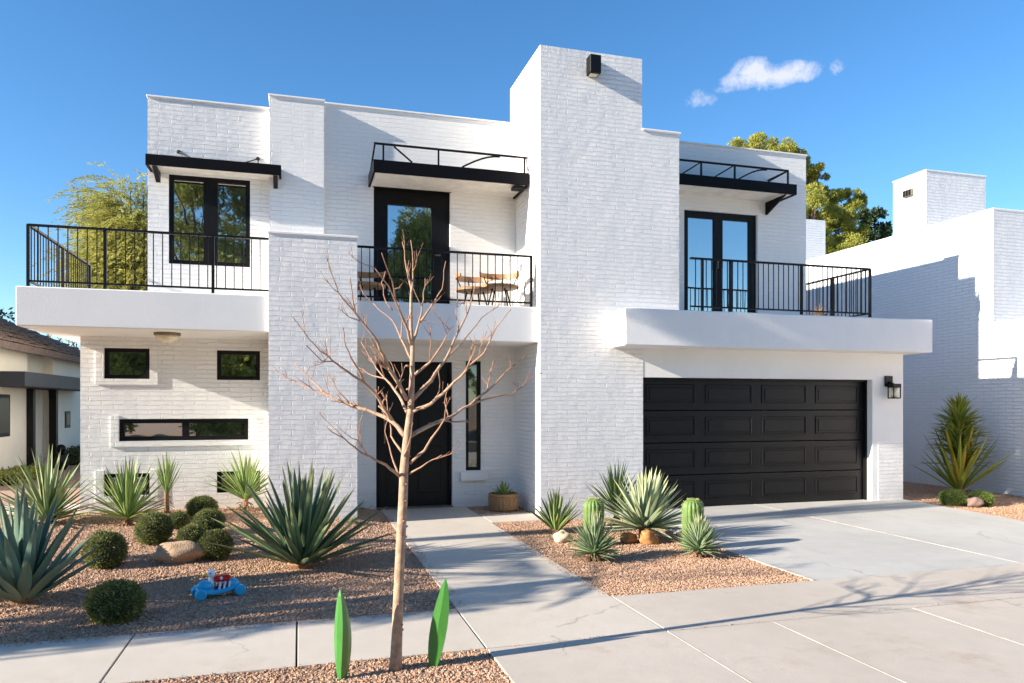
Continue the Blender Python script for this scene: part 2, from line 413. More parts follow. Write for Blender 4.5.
        me.loops.add(len(loops)); me.loops.foreach_set('vertex_index', loops)
        me.polygons.add(len(cnt)); st = np.concatenate([[0], np.cumsum(cnt)[:-1]])
        me.polygons.foreach_set('loop_start', st.astype(np.int32))
        me.update(calc_edges=True); me.validate()
        a = me.color_attributes.new('col', 'FLOAT_COLOR', 'POINT')
        if len(a.data) == len(C): a.data.foreach_set('color', C.ravel())
        me.polygons.foreach_set('use_smooth', [bool(smooth)] * len(me.polygons))
        me.materials.append(mat)
        o = bpy.data.objects.new(name, me); COL.objects.link(o)
        if not s.np:
            import bmesh
            if len(me.polygons) < 60000:
                bm = bmesh.new(); bm.from_mesh(me); bmesh.ops.recalc_face_normals(bm, faces=bm.faces); bm.to_mesh(me); bm.free()
        if parent is not None:
            o.parent = parent; o.location = Vector(origin) - Vector(WORLD[parent.name])
        else: o.location = Vector(origin)
        WORLD[o.name] = tuple(origin)
        return o

def tag(o, label=None, cat=None, group=None, kind=None):
    if label: o['label'] = label
    if cat: o['category'] = cat
    if group: o['group'] = group
    if kind: o['kind'] = kind
    return o
def empty(name, loc, label, cat, group=None):
    o = bpy.data.objects.new(name, None); COL.objects.link(o); o.location = loc; o.empty_display_size = .1
    WORLD[o.name] = tuple(loc); return tag(o, label, cat, group)
def copy_tree(o, parent=None):
    c = o.copy(); COL.objects.link(c); c.parent = parent
    for ch in list(o.children): copy_tree(ch, c)
    return c

def sheet(name, y, depth, xs, zs, solid, mat, parent=None, axis='y'):
    """shell whose front lies in the plane y, cut by openings; solid(xc, zc) says which cells exist"""
    xs = sorted(set(xs)); zs = sorted(set(zs)); mb = MB(); V = {}; vs = []; fs = []
    def vid(i, j, k):
        if (i, j, k) not in V: V[(i, j, k)] = len(vs); vs.append((xs[i], y + depth * k, zs[j]))
        return V[(i, j, k)]
    S = lambda i, j: 0 <= i < len(xs) - 1 and 0 <= j < len(zs) - 1 and solid((xs[i] + xs[i + 1]) / 2, (zs[j] + zs[j + 1]) / 2)
    for i in range(len(xs) - 1):
        for j in range(len(zs) - 1):
            if not S(i, j): continue
            fs.append((vid(i, j, 0), vid(i + 1, j, 0), vid(i + 1, j + 1, 0), vid(i, j + 1, 0)))
            fs.append((vid(i, j, 1), vid(i, j + 1, 1), vid(i + 1, j + 1, 1), vid(i + 1, j, 1)))
            if not S(i - 1, j): fs.append((vid(i, j, 0), vid(i, j + 1, 0), vid(i, j + 1, 1), vid(i, j, 1)))
            if not S(i + 1, j): fs.append((vid(i + 1, j, 0), vid(i + 1, j, 1), vid(i + 1, j + 1, 1), vid(i + 1, j + 1, 0)))
            if not S(i, j - 1): fs.append((vid(i, j, 0), vid(i, j, 1), vid(i + 1, j, 1), vid(i + 1, j, 0)))
            if not S(i, j + 1): fs.append((vid(i, j + 1, 0), vid(i + 1, j + 1, 0), vid(i + 1, j + 1, 1), vid(i, j + 1, 1)))
    mb.add(vs, fs); return mb.build(name, mat, parent)
def wall(name, y, depth, x0, x1, z0, z1, holes, mat, parent):
    xs = [x0, x1] + [h[i] for h in holes for i in (0, 1)]; zs = [z0, z1] + [h[i] for h in holes for i in (2, 3)]
    zs = [min(max(z, z0), z1) for z in zs]
    return sheet(name, y, depth, xs, zs, lambda x, z: not any(h[0] < x < h[1] and h[2] < z < h[3] for h in holes), mat, parent)

# ================================================================== GROUND
def panels(name, rects, mat, z=0.0, th=.12, bev=.003):
    mb = MB()
    for (x0, x1, y0, y1) in rects: mb.box(x0 + .006, x1 - .006, y0 + .006, y1 - .006, z - th, z, bev)
    return tag(mb.build(name, mat), kind='structure')
def flat(name, x0, x1, y0, y1, z, mat, nx=1, ny=1, hf=None):
    mb = MB(); vs = []
    for j in range(ny + 1):
        for i in range(nx + 1):
            x = x0 + (x1 - x0) * i / nx; y = y0 + (y1 - y0) * j / ny
            vs.append((x, y, z + (hf(x, y) if hf else 0)))
    fs = [(j * (nx + 1) + i, j * (nx + 1) + i + 1, (j + 1) * (nx + 1) + i + 1, (j + 1) * (nx + 1) + i) for j in range(ny) for i in range(nx)]
    mb.add(vs, fs); return tag(mb.build(name, mat, smooth=True), kind='structure')
YN, YS = 4.678, 5.653
XA, XB, XD0, XDJ, XD1 = 1.175, 2.491, 4.508, 6.968, 9.5
flat('ground', -900, 900, -900, 900, -.14, M['dirt'])
flat('street', -80, 80, -9.5, -.6, -.13, M['asphalt'])
panels('street_kerb', [(x, x + 3, -.6, -.45) for x in range(-30, 30, 3)], M['walk'], z=-.005, th=.2)
sw = []
edges = [-12, -10.9, -9.8, -8.7, -7.6, -6.5, -5.44, -4.36, -3.27, -2.19, -1.10, -.017, XA]
sw += [(a, b, YN, YS) for a, b in zip(edges[:-1], edges[1:])]
panels('sidewalk', sw, M['walk'])
panels('walkway', [(XA, XB, YN, YS + .02), (XA, XB, YS + .02, 11.3), (XB, 3.33, 9.62, 10.35)], M['walk'])
ap = [XB, 3.345, 4.62, 5.9, 7.2, 8.5, 9.8, 11.1, 12.4, 13.7]
panels('driveway_apron', [(a, b, YN, YS) for a, b in ((XB, 8.0), (8.0, 13.7))] +
       [(a, b, y0, y1) for a, b in zip([XA] + ap[:-1], ap) for y0, y1 in ((-.44, 2.1), (2.1, YN))], M['apron'])
# driveway with a flared right edge
dw = MB(); dw.box(XD0 + .006, XDJ - .006, YS + .006, 10.26, -.12, 0, .006)
dw.add([(XDJ + .006, YS + .006, 0), (XDJ + .006, 10.26, 0), (XD1 + .25, 10.26, 0), (XD1 + .1, 8.6, 0), (XD1 - .25, YS + .006, 0),
        (XDJ + .006, YS + .006, -.12), (XDJ + .006, 10.26, -.12), (XD1 + .25, 10.26, -.12), (XD1 + .1, 8.6, -.12), (XD1 - .25, YS + .006, -.12)],
       [(0, 1, 2, 3, 4), (9, 8, 7, 6, 5), (0, 5, 6, 1), (1, 6, 7, 2), (2, 7, 8, 3), (3, 8, 9, 4), (4, 9, 5, 0)])
tag(dw.build('driveway', M['drive']), kind='structure')
# pale sealant strips in the driveway joints
ms = MB(); ms.box(XDJ - .009, XDJ + .009, YS, 10.2, -.05, .003); ms.box(XD0 - .035, XD0 + .0, YS, 9.6, -.05, .004)
ms.box(3.345 - .006, 3.345 + .005, -.4, YN, -.05, .002); ms.box(XB - .005, XB + .005, -.4, YN, -.05, .002); ms.box(4.62 - .005, 4.62 + .005, -.4, YN, -.05, .002)
tag(ms.build('driveway_joint', plain('pale joint sealant', (.43, .39, .34), .8, var=.3, vscale=7)), kind='structure')

def sm(a, b, x): t = min(1, max(0, (x - a) / (b - a))); return t * t * (3 - 2 * t)
def bed_h(x, y):
    h = .10 * sm(7.2, 11.2, y) * (1 - sm(.5, 1.15, x)) * sm(-.2, .35, XA - x)
    ed = min(1, max(0, (y - YS) / .25)) * min(1, max(0, (XA - x) / .2))
    return h + .012 * ed * noise.noise(Vector((x * 1.3, y * 1.3, 0))) + .02 * ed
def flat_h(x, y): return .012 * noise.noise(Vector((x * 1.7, y * 1.7, 4)))
flat('gravel_bed', -7.5, XA - .004, YS + .004, 11.5, -.012, M['gravel'], 90, 60, bed_h)
flat('gravel_bed', XB + .004, XD0 - .04, YS + .004, 9.62, -.006, M['gravel'], 24, 40, flat_h)
flat('gravel_bed', XB + .004, 3.32, 10.35, 11.3, -.012, M['gravel'], 6, 6, flat_h)
flat('gravel_bed', -14, XA - .004, -.44, YN - .004, -.012, M['gravel'], 60, 30, flat_h)
flat('gravel_bed', XD1 - .3, 12.3, YS + .01, 12.5, -.03, plain('orange gravel', (.43, .26, .155), .9, var=.35, vscale=60, bmp=.006), 20, 40, flat_h)
flat('gravel_bed', 12.2, 60, -.44, YS, -.02, M['gravel'])

def scatter(n, x0, x1, y0, y1, s0, s1, hf, test=None, z0=-.012):
    x = rng.uniform(x0, x1, n); y = rng.uniform(y0, y1, n)
    z = np.array([hf(a, b) for a, b in zip(x, y)]) + z0
    s_ = rng.uniform(s0, s1, n)
    k = np.ones(n, bool) if test is None else np.array([test(a, b) for a, b in zip(x, y)])
    return np.stack([x, y, z], 1)[k], s_[k]
P = []; S_ = []
for a in (scatter(42000, -2.9, XA + .012, YS - .02, 8.2, .005, .0145, bed_h), scatter(17000, -3.6, XA, 8.2, 11.25, .008, .015, bed_h),
          scatter(15000, XB - .012, XD0 - .03, YS - .012, 7.4, .006, .0125, flat_h, z0=-.006), scatter(7000, XB, XD0 - .03, 7.4, 9.6, .008, .014, flat_h, z0=-.006),
          scatter(17000, -1.6, XA + .015, 3.7, YN + .02, .0045, .0135, flat_h), scatter(900, XB, 3.3, 10.36, 11.25, .008, .014, flat_h),
          scatter(9000, XD1 + .12, 12.2, 6.5, 12, .009, .016, flat_h, z0=-.03),
          scatter(160, -2, 6, YN - .02, YN + .02, .003, .007, lambda x, y: 0, z0=.002),
          scatter(900, XA - .08, XA + .09, 5.7, 10.5, .004, .008, lambda x, y: 0, z0=.003),
          scatter(700, XB - .10, XB + .05, 5.7, 9, .004, .008, lambda x, y: 0, z0=.003),
          scatter(1100, -2.9, XA, YS - .09, YS + .02, .004, .008, lambda x, y: 0, z0=.003)):
    P.append(a[0]); S_.append(a[1])
P = np.vstack(P); S_ = np.concatenate(S_); n = len(P)
ang = rng.uniform(0, 2 * np.pi, n)
base = np.array([(1, 0, 0), (0, 1, 0), (-1, 0, 0), (0, -1, 0), (0, 0, 1), (0, 0, -.4)], float)
V = base[None] * rng.uniform(.6, 1.25, (n, 6, 1)) + rng.uniform(-.3, .3, (n, 6, 3))
V[:, :, 2] *= .75
c_, s2 = np.cos(ang), np.sin(ang)
X = V[:, :, 0] * c_[:, None] - V[:, :, 1] * s2[:, None]; Yy = V[:, :, 0] * s2[:, None] + V[:, :, 1] * c_[:, None]
V = np.stack([X, Yy, V[:, :, 2]], 2) * S_[:, None, None] + P[:, None, :] + np.array([0, 0, 1]) * S_[:, None, None] * .25
tri = np.array([(0, 1, 4), (1, 2, 4), (2, 3, 4), (3, 0, 4), (1, 0, 5), (2, 1, 5), (3, 2, 5), (0, 3, 5)])
F = (tri[None] + (np.arange(n) * 6)[:, None, None]).reshape(-1)
me = bpy.data.meshes.new('gravel'); me.vertices.add(n * 6); me.vertices.foreach_set('co', V.reshape(-1).astype(np.float32))
me.loops.add(len(F)); me.loops.foreach_set('vertex_index', F.astype(np.int32)); me.polygons.add(n * 8)
me.polygons.foreach_set('loop_start', (np.arange(n * 8) * 3).astype(np.int32)); me.update(calc_edges=True); me.polygons.foreach_set('use_smooth', [False] * len(me.polygons))
ca = me.color_attributes.new('col', 'FLOAT_COLOR', 'POINT'); cc = np.zeros((n, 6, 4), np.float32); cc[:, :, 0] = rng.uniform(0, 1, (n, 1)); cc[:, :, 3] = 1
ca.data.foreach_set('color', cc.ravel()); me.materials.append(M['pebble'])
g = bpy.data.objects.new('gravel', me); COL.objects.link(g); tag(g, 'loose reddish brown gravel covering the planting beds', 'gravel', kind='stuff')

# neighbour's path and patio on the left
panels('garden_path', [(-9.5 + i * 1.2, -8.3 + i * 1.2, 11.5, 13.3) for i in range(5)] + [(-3.5, -2.9, 11.5, 13.3)], M['walk'], z=-.005)
panels('patio', [(-6.2 + i * 1.6, -4.6 + i * 1.6, 13.4 + j * 2, 15.4 + j * 2) for i in range(2) for j in range(7)], M['patio'], z=-.01)
panels('patio', [(-12.6 + i * 1.6, -11 + i * 1.6, 13.4 + j * 2, 15.4 + j * 2) for i in range(4) for j in range(1)], M['patio'], z=-.012)

# ================================================================== MAIN HOUSE
house = empty('modern_house', (3.3, 13, 0), 'two storey white painted brick house with black garage door, balconies and a tall chimney tower', 'house')
W = 11.27
HW = [(-2.58, -2.006, 1.946, 2.37), (-1.135, -.55, 1.942, 2.366), (-2.395, -.709, 1.082, 1.388), (-2.58, -2.006, .328, .634), (-1.135, -.55, .326, .63)]
wall('wall', W, .3, -2.87, -.2, -.2, 2.535, HW, M['brick'], house)
wall('wall', 11.3, .3, -2.039, -.25, 2.9, 5.892, [(-1.771, -.688, 3.577, 4.841)], M['brick'], house)
DH = [(1.115, 2.287, -.2, 2.249), (2.501, 2.746, .555, 2.27), (1.078, 2.251, 2.99, 4.90)]
wall('wall', W, .3, .3, 3.36, -.2, 6.05, DH, M['brick_soft'], house)
# tower front with the step down to the right
sheet('tower_wall', 10.02, .25, [3.314, 4.914, 4.93, 5.531], [-.2, 2.5, 2.9, 5.68, 6.746],
      lambda x, z: x < 4.914 or (x < 4.93 and z < 5.68) or (2.5 < z < 5.68), M['brick'], house)
m = MB(); m.box(3.314, 3.56, 10.27, 11.58, -.2, 6.746); m.build('tower_wall', M['brick'], house)
m = MB(); m.box(3.56, 4.914, 11.3, 11.58, 5.4, 6.746); m.box(4.7, 4.914, 10.27, 11.3, 5.4, 6.746); m.box(5.35, 5.531, 10.27, 11.3, 2.9, 5.68); m.build('tower_wall', M['brick'], house)
m = MB(); m.box(4.914, 5.56, 10.0, 11.4, 5.68, 5.715, .008); m.build('coping', M['stucco'], house)
wall('wall', 10.8, .3, 5.3, 8.4, 2.9, 5.87, [(6.053, 7.436, 2.97, 4.79)], M['brick_soft'], house)
m = MB(); m.box(-.414, .345, 11.15, 12.6, 2.9, 6.035); m.build('pier', M['brick_soft'], house)
m = MB(); m.box(-.382, .737, 9.95, 11.5, -.2, 3.79); m.build('column', M['brick'], house)
m = MB(); m.box(-.395, .75, 9.935, 11.3, 3.79, 3.825, .006); m.build('coping', M['stucco'], house)
# side and rear walls, plain
m = MB(); m.box(-2.87, -2.6, W + .3, 19, -.2, 2.54); m.box(-2.039, -1.88, 11.6, 19, 2.9, 5.892); m.box(8.13, 8.4, 11.1, 18, 2.9, 5.87)
m.box(9.42, 9.7, 10.4, 19, -.2, 2.5); m.box(-2.87, 9.7, 19, 19.25, -.2, 5.6); m.box(3.1, 3.31, 11.57, 13, 3, 6.0)
m.build('wall', M['brick'], house)
m = MB(); m.box(-2.0, 8.2, 12.15, 18.9, 5.55, 5.65); m.box(.3, 5.4, 11.5, 12.2, 5.5, 5.6); m.box(5.4, 8.2, 11.05, 12.2, 5.5, 5.6); m.build('roof', M['roofing'], house)
m = MB(); m.box(-2.6, 9.4, 12.4, 18.9, 2.55, 2.95); m.box(.3, 9.4, 11.45, 12.5, 2.56, 2.94); m.build('roof', M['roofing'], house)
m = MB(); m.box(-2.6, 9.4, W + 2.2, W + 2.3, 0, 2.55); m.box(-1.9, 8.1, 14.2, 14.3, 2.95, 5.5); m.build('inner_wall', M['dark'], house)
# copings on the parapets
for (x0, x1, y0, y1, z) in ((-2.055, -.3, 11.28, 11.65, 5.892), (-.43, .36, 11.13, 12.62, 6.035), (.36, 3.31, 11.25, 11.62, 6.05), (5.52, 8.42, 10.78, 11.15, 5.87)):
    m = MB(); m.box(x0, x1, y0, y1, z, z + .028, .006); m.build('coping', M['stucco'], house)
# balcony slabs
m = MB(); m.box(-3.23, -.2, 10.0, 12.9, 2.527, 3.0, .012); m.build('balcony_slab', M['stucco'], house)
m = MB(); m.box(.6, 3.33, 10.11, 11.29, 2.49, 2.995, .008); m.build('balcony_slab', M['stucco'], house)
m = MB(); m.box(4.424, 9.85, 9.556, 11.6, 2.431, 2.96, .014); m.build('balcony_slab', M['stucco_rough'], house)
# garage lintel, pillar and jamb in smooth stucco
sheet('garage_surround', 10.024, .245, [4.93, 9.087, 9.708], [-.2, 1.998, 2.44], lambda x, z: x > 9.087 or z > 1.998, M['stucco'], house)
m = MB(); m.box(9.20, 9.704, 10.0195, 10.026, -.1, .98); m.build('pillar_base', M['brick'], house)
m = MB(); m.box(4.70, 4.925, 10.27, 10.5, -.2, 2.44); m.build('garage_jamb', M['stucco'], house)
# proud brick surrounds of the small windows
for (a, b, c, d), e in zip(HW, (.12, .0, .12, .12, .0)):
    if not e: continue
    l, r_, bt, tp = a - .1, b + .1, c - .08, d + .0
    sheet('window_surround', W - .022, .03, [l, a, b, r_], [bt, c, d + .05], lambda x, z: not (a < x < b and c < z < d), M['brick'], house)

def window(x0, x1, z0, z1, y, splits=(), fw=.045, rec=.03, sill=None, curtain=0, mull=.05, bot=None, glass='glass', top=None):
    bot = fw if bot is None else bot; top = fw if top is None else top
    xs = [x0]; pan = []
    a = x0 + fw
    for s_ in list(splits) + [x1 - fw + mull / 2]:
        b = s_ - mull / 2; pan.append((a, b)); a = s_ + mull / 2
    fr = sheet('window', y + rec, .07, [x0, x1] + [q for p in pan for q in p], [z0, z0 + bot, z1 - top, z1],
               lambda x, z: not (z0 + bot < z < z1 - top and any(p[0] < x < p[1] for p in pan)), M['black'], house)
    for p in pan:
        m = MB(); m.box(p[0] - .004, p[1] + .004, y + rec + .03, y + rec + .036, z0 + bot - .004, z1 - top + .004); m.build('pane', M[glass], fr)
    if sill:
        m = MB(); m.box(x0 - .095, x1 + .11, y - .07, y + .02, z0 - .16, z0 - .015, .008); m.build('window_sill', M['stucco'], fr)
    if curtain:
        m = MB(); n_ = 60; vs = []
        for i in range(n_ + 1):
            x = x0 + (x1 - x0) * curtain * i / n_; yy = y + .3 + .02 * math.sin(i * 1.1)
            vs += [(x, yy, z0), (x, yy, z1)]
        m.add(vs, [(2 * i, 2 * i + 2, 2 * i + 3, 2 * i + 1) for i in range(n_)]); m.build('curtain', M['curtain'], fr, smooth=True)
    return fr
for h in (HW[0], HW[1]): window(*h, W, fw=.055, curtain=1)
window(*HW[2], W, splits=(-1.55,), fw=.06, mull=.09, curtain=1)
for h in (HW[3], HW[4]): window(*h, W, fw=.055)
window(-1.771, -.688, 3.577, 4.841, 11.3, splits=(-1.222,), fw=.062, mull=.19)
sidew = window(2.501, 2.746, .555, 2.27, W, fw=.05, sill=1, curtain=1, glass='glass_clear')

# ---- front door
m = MB(); fx0, fx1 = 1.115, 2.287
fd = sheet('front_door', W + .06, .06, [fx0, fx0 + .05, fx1 - .05, fx1], [.0, 2.2, 2.249], lambda x, z: x < fx0 + .05 or x > fx1 - .05 or z > 2.2, M['black'], house)
m = MB(); m.box(fx0 + .05, fx1 - .05, W + .10, W + .15, 0.01, 2.2)
for (a, b) in ((fx0 + .17, fx0 + .5), (fx0 + .66, fx1 - .17)):
    for (c, d) in ((.22, .95), (1.1, 2.02)):
        m.box(a, b, W + .085, W + .10, c, d, .012)
m.build('door_leaf', M['garage'], fd)
m = MB(); m.tube([(fx0 + .13, W + .1, 1.0), (fx0 + .13, W + .04, 1.0), (fx0 + .13, W + .04, 1.35), (fx0 + .13, W + .1, 1.35)], .012); m.build('handle', M['metal'], fd)
m = MB(); m.box(fx0, fx1, W - .06, W + .16, .002, .02, .004); m.build('threshold', M['metal'], fd)

# ---- balcony doors
def glazed_door(x0, x1, z0, z1, y, panes, zb, zt):
    d = sheet('balcony_door', y + .05, .07, [x0, x1] + [q for p in panes for q in p], [z0, zb, zt, z1], lambda x, z: not (zb < z < zt and any(p[0] < x < p[1] for p in panes)), M['black'], house)
    for p in panes:
        m = MB(); m.box(p[0] - .004, p[1] + .004, y + .08, y + .087, zb - .004, zt + .004); m.build('pane', M['glass'], d)
    return d
d = glazed_door(1.078, 2.251, 2.97, 4.90, W, [(1.295, 1.97)], 3.1, 4.65)
m = MB(); m.tube([(2.03, W + .05, 3.9), (2.03, W + .0, 3.9), (2.1, W + .0, 3.9)], .012); m.build('handle', M['metal'], d)
m = MB(); m.box(1.06, 2.27, W - .012, W + .05, 4.88, 4.97); m.build('door_head', M['black'], d)
d = glazed_door(6.053, 7.436, 2.97, 4.79, 10.8, [(6.15, 6.64), (6.80, 7.31)], 3.08, 4.68)
for x in (6.68, 6.76):
    m = MB(); m.tube([(x, 10.85, 3.85), (x, 10.80, 3.85), (x, 10.80, 4.0)], .011); m.build('handle', M['metal'], d)
m = MB(); vs = []
for i in range(31): vs += [(7.16 + .15 * i / 30, 11.15 + .02 * math.sin(i * 1.4), 3), (7.16 + .15 * i / 30, 11.15 + .02 * math.sin(i * 1.4), 4.75)]
m.add(vs, [(2 * i, 2 * i + 2, 2 * i + 3, 2 * i + 1) for i in range(30)]); m.build('curtain', M['curtain'], d, smooth=True)

# ---- garage door: four sections of four raised panels
gx0, gx1, gz1 = 4.93, 9.087, 1.998
m = MB(); yy = 10.20
H = gz1 / 4
for r_ in range(4):
    z0 = r_ * H
    m.box(gx0 - .02, gx1 + .02, yy, yy + .05, z0 + .004, z0 + H - .004, .006)
    pw = (gx1 - gx0 - .1) / 4
    for c in range(4):
        a = gx0 + .05 + c * pw + .09; b = a + pw - .18; z2 = z0 + .11; z3 = z0 + H - .10
        # moulded frame and raised field
        for q in ((a, b, z2, z2 + .02), (a, b, z3 - .02, z3), (a, a + .02, z2 + .021, z3 - .021), (b - .02, b, z2 + .021, z3 - .021)):
            m.box(q[0], q[1], yy - .014, yy, q[2], q[3], .005)
        m.box(a + .055, b - .055, yy - .010, yy, z2 + .05, z3 - .05, .008)
gd = m.build('garage_door', M['garage'], house)
m = MB(); m.box(gx0, gx1, yy - .005, yy + .03, -.02, .012); m.build('rubber_seal', M['black'], gd)
m = MB(); m.box(gx0 - .0, gx1, 10.14, 10.20, gz1 - .035, gz1 - .002); m.box(gx1 - .03, gx1 - .002, 10.14, 10.20, 0, gz1 - .036); m.build('weather_strip', M['black'], gd)

# ---- railings
def railing(paths, posts, zb, zt, step, rail=.022):
    m = MB()
    for p, q in paths:
        m.bar((*p, zt), (*q, zt), .042, .026); m.bar((*p, zb + .07), (*q, zb + .07), .028, .022)
    r_ = m.build('railing', M['black'], house)
    for (x, y) in posts:
        k = MB(); k.box(x - .017, x + .017, y - .017, y + .017, zb, zt - .005); k.build('post', M['black'], r_)
    for p, q in paths:
        Ln = math.dist(p, q); n_ = int(Ln / step)
        for i in range(1, n_):
            t = i / n_; x = p[0] + (q[0] - p[0]) * t; y = p[1] + (q[1] - p[1]) * t
            if any(math.dist((x, y), c) < .035 for c in posts): continue
            k = MB(); k.box(x - .0055, x + .0055, y - .0055, y + .0055, zb + .08, zt - .01); k.build('baluster', M['black'], r_)
    return r_
railing([((-3.115, 10.06), (-.385, 10.06)), ((-3.115, 10.06), (-3.115, 12.75))], [(-3.115, 10.06), (-2.29, 10.06), (-1.057, 10.06), (-3.115, 11.4), (-3.115, 12.75)], 3.0, 3.74, .105)
railing([((.70, 10.2), (3.25, 10.2))], [(3.235, 10.2)], 2.995, 3.74, .108)
railing([((5.5, 9.64), (8.69, 9.64)), ((8.69, 9.64), (8.69, 11.35))], [(5.70, 9.64), (6.171, 9.64), (7.416, 9.64), (8.69, 9.64), (8.69, 10.5), (8.69, 11.35)], 2.96, 3.735, .088)

# ---- awnings
def awning(x0, x1, y0, y1, z0, z1):
    m = MB(); m.box(x0, x1, y0, y0 + .03, z0, z1, .003); m.box(x0, x0 + .03, y0 + .031, y1, z0, z1 - .002); m.box(x1 - .03, x1, y0 + .031, y1, z0, z1 - .002)
    m.box(x0 + .031, x1 - .031, y0 + .031, y1, z1 - .03, z1 - .008)
    a = m.build('awning', M['fascia'], house)
    m = MB(); m.box(x0 + .032, x1 - .032, y0 + .032, y1, z0 + .02, z0 + .035); m.build('soffit', M['soffit'], a)
    return a
aw = awning(-2.007, -.251, 10.95, 11.3, 4.845, 4.99)
for x in (-1.9, -.33):
    m = MB(); y1 = 11.28 if x < -1 else 11.14
    m.add([(x - .03, 10.98, 4.843), (x - .03, y1, 4.843), (x - .03, y1, 4.70), (x + .03, 10.98, 4.843), (x + .03, y1, 4.843), (x + .03, y1, 4.70)], [(0, 1, 2), (5, 4, 3), (0, 3, 4, 1), (1, 4, 5, 2), (2, 5, 3, 0)])
    m.build('bracket', M['black'], aw)
for p, q in (((-1.64, 11.3, 5.16), (-1.43, 11.0, 4.99)), ((-.58, 11.3, 5.16), (-.75, 11.0, 4.99)), ((-.58, 11.3, 5.16), (-.56, 11.0, 4.99))):
    m = MB(); m.tube([p, q], .009); m.ball(p, .028, 10, 6, (1, .5, 1)); m.build('tension_rod', M['black'], aw)
def truss(a, x0, x1, y0, y1, zb, zt, posts, diags, side=None):
    m = MB(); m.bar((x0, y0, zt), (x1, y0, zt), .026, .026)
    if side == 'both' or side == 'left': m.bar((x0 + .013, y0, zt), (x0 + .013, y1, zb + .02), .022, .022)
    if side == 'right' or side == 'both': m.bar((x1 - .013, y0, zt), (x1 - .013, y1, zt), .02, .02)
    t = m.build('truss_rail', M['black'], a)
    for x in posts: k = MB(); k.bar((x, y0, zb), (x, y0, zt - .012), .024, .024); k.build('truss_post', M['black'], a)
    for (xa, xb) in diags:
        k = MB(); dz = zt - zb - .03
        if abs(xb - xa) > .45:  # bowed brace
            pts = [(xa + (xb - xa) * s_, y0, zb + .01 + dz * math.sin(s_ * math.pi / 2)) for s_ in [i / 6 for i in range(7)]]
            for p, q in zip(pts[:-1], pts[1:]): k.bar(p, q, .022, .022)
        else: k.bar((xa, y0, zb + .01), (xb, y0, zt - .02), .02, .02)
        k.build('truss_brace', M['black'], a)
am = awning(.997, 3.30, 10.5, W, 4.867, 5.048)
truss(am, 1.01, 3.28, 10.515, W, 5.043, 5.276, [1.14, 1.93, 3.23], [(1.55, 1.29), (2.28, 2.85)], 'left')
m = MB(); m.tube([(3.25, 10.5, 5.27), (3.32, 10.62, 5.08)], .009); m.build('tension_rod', M['metal'], am)
m = MB(); m.box(3.08, 3.24, 10.56, 10.72, 4.825, 4.866); m.build('bracket', M['black'], am)
ar = awning(5.44, 7.80, 10.25, 10.8, 5.012, 5.18)
truss(ar, 5.5, 7.65, 10.265, 10.8, 5.175, 5.392, [6.05, 6.65, 7.637], [(5.73, 6.02), (6.30, 6.61), (6.73, 7.24), (7.27, 7.61)], 'right')
m = MB(); x = 7.6
m.add([(x - .02, 10.27, 5.008), (x - .02, 10.79, 5.008), (x - .02, 10.79, 4.80), (x + .02, 10.27, 5.008), (x + .02, 10.79, 5.008), (x + .02, 10.79, 4.80)], [(0, 1, 2), (5, 4, 3), (0, 3, 4, 1), (1, 4, 5, 2), (2, 5, 3, 0)])
m.build('bracket', M['fascia'], ar)

# ---- light box on the chimney, wall lantern, ceiling light
m = MB(); m.box(4.02, 4.19, 9.86, 10.02, 6.38, 6.64, .006); cl = m.build('flood_light', M['black'], house)
m = MB(); m.box(4.045, 4.165, 9.90, 10.0, 6.372, 6.381); m.build('light_lens', M['lamp_glass'], cl)
m = MB(); LX = -.11
m = MB(); m.box(9.315, 9.47, 9.99, 10.012, 1.885, 2.06, .004); m.bar((9.40, 10.0, 1.96), (9.41, 9.92, 1.925), .03)
m.box(9.34, 9.50, 9.84, 9.98, 1.865, 1.93, .005); m.box(9.345, 9.495, 9.845, 9.975, 1.685, 1.705, .003)
for x in (9.352, 9.488):
    for y in (9.852, 9.968): m.box(x - .007, x + .007, y - .007, y + .007, 1.705, 1.885)
wl = m.build('wall_lantern', M['black'], house)
m = MB(); m.lathe((9.42, 9.91, 1.706), [(.054, 0), (.056, .08), (.05, .155)], 16); m.build('lamp_glass', M['lamp_glass'], wl, smooth=True)
cx_, cy_ = -1.66, 10.15 + .35
m = MB(); m.lathe((cx_, cy_, 2.50), [(.16, .03), (.165, .0), (.15, -.012)], 28); cf = m.build('ceiling_light', M['metal'], house)
m = MB(); m.lathe((cx_, cy_, 2.488), [(.148, 0), (.13, -.04), (.08, -.075), (.02, -.09)], 28); m.ball((cx_, cy_, 2.39), .014, 8, 6); m.build('lamp_glass', M['lamp_glass'], cf, smooth=True)

# things behind the side light
m = MB(); m.ball((2.6, 11.62, .62), .09, 14, 8, (1, 1, .8)); vb = m.build('flower_vase', M['yellow']); tag(vb, 'small yellow and green floral decoration behind the narrow window beside the front door', 'vase')

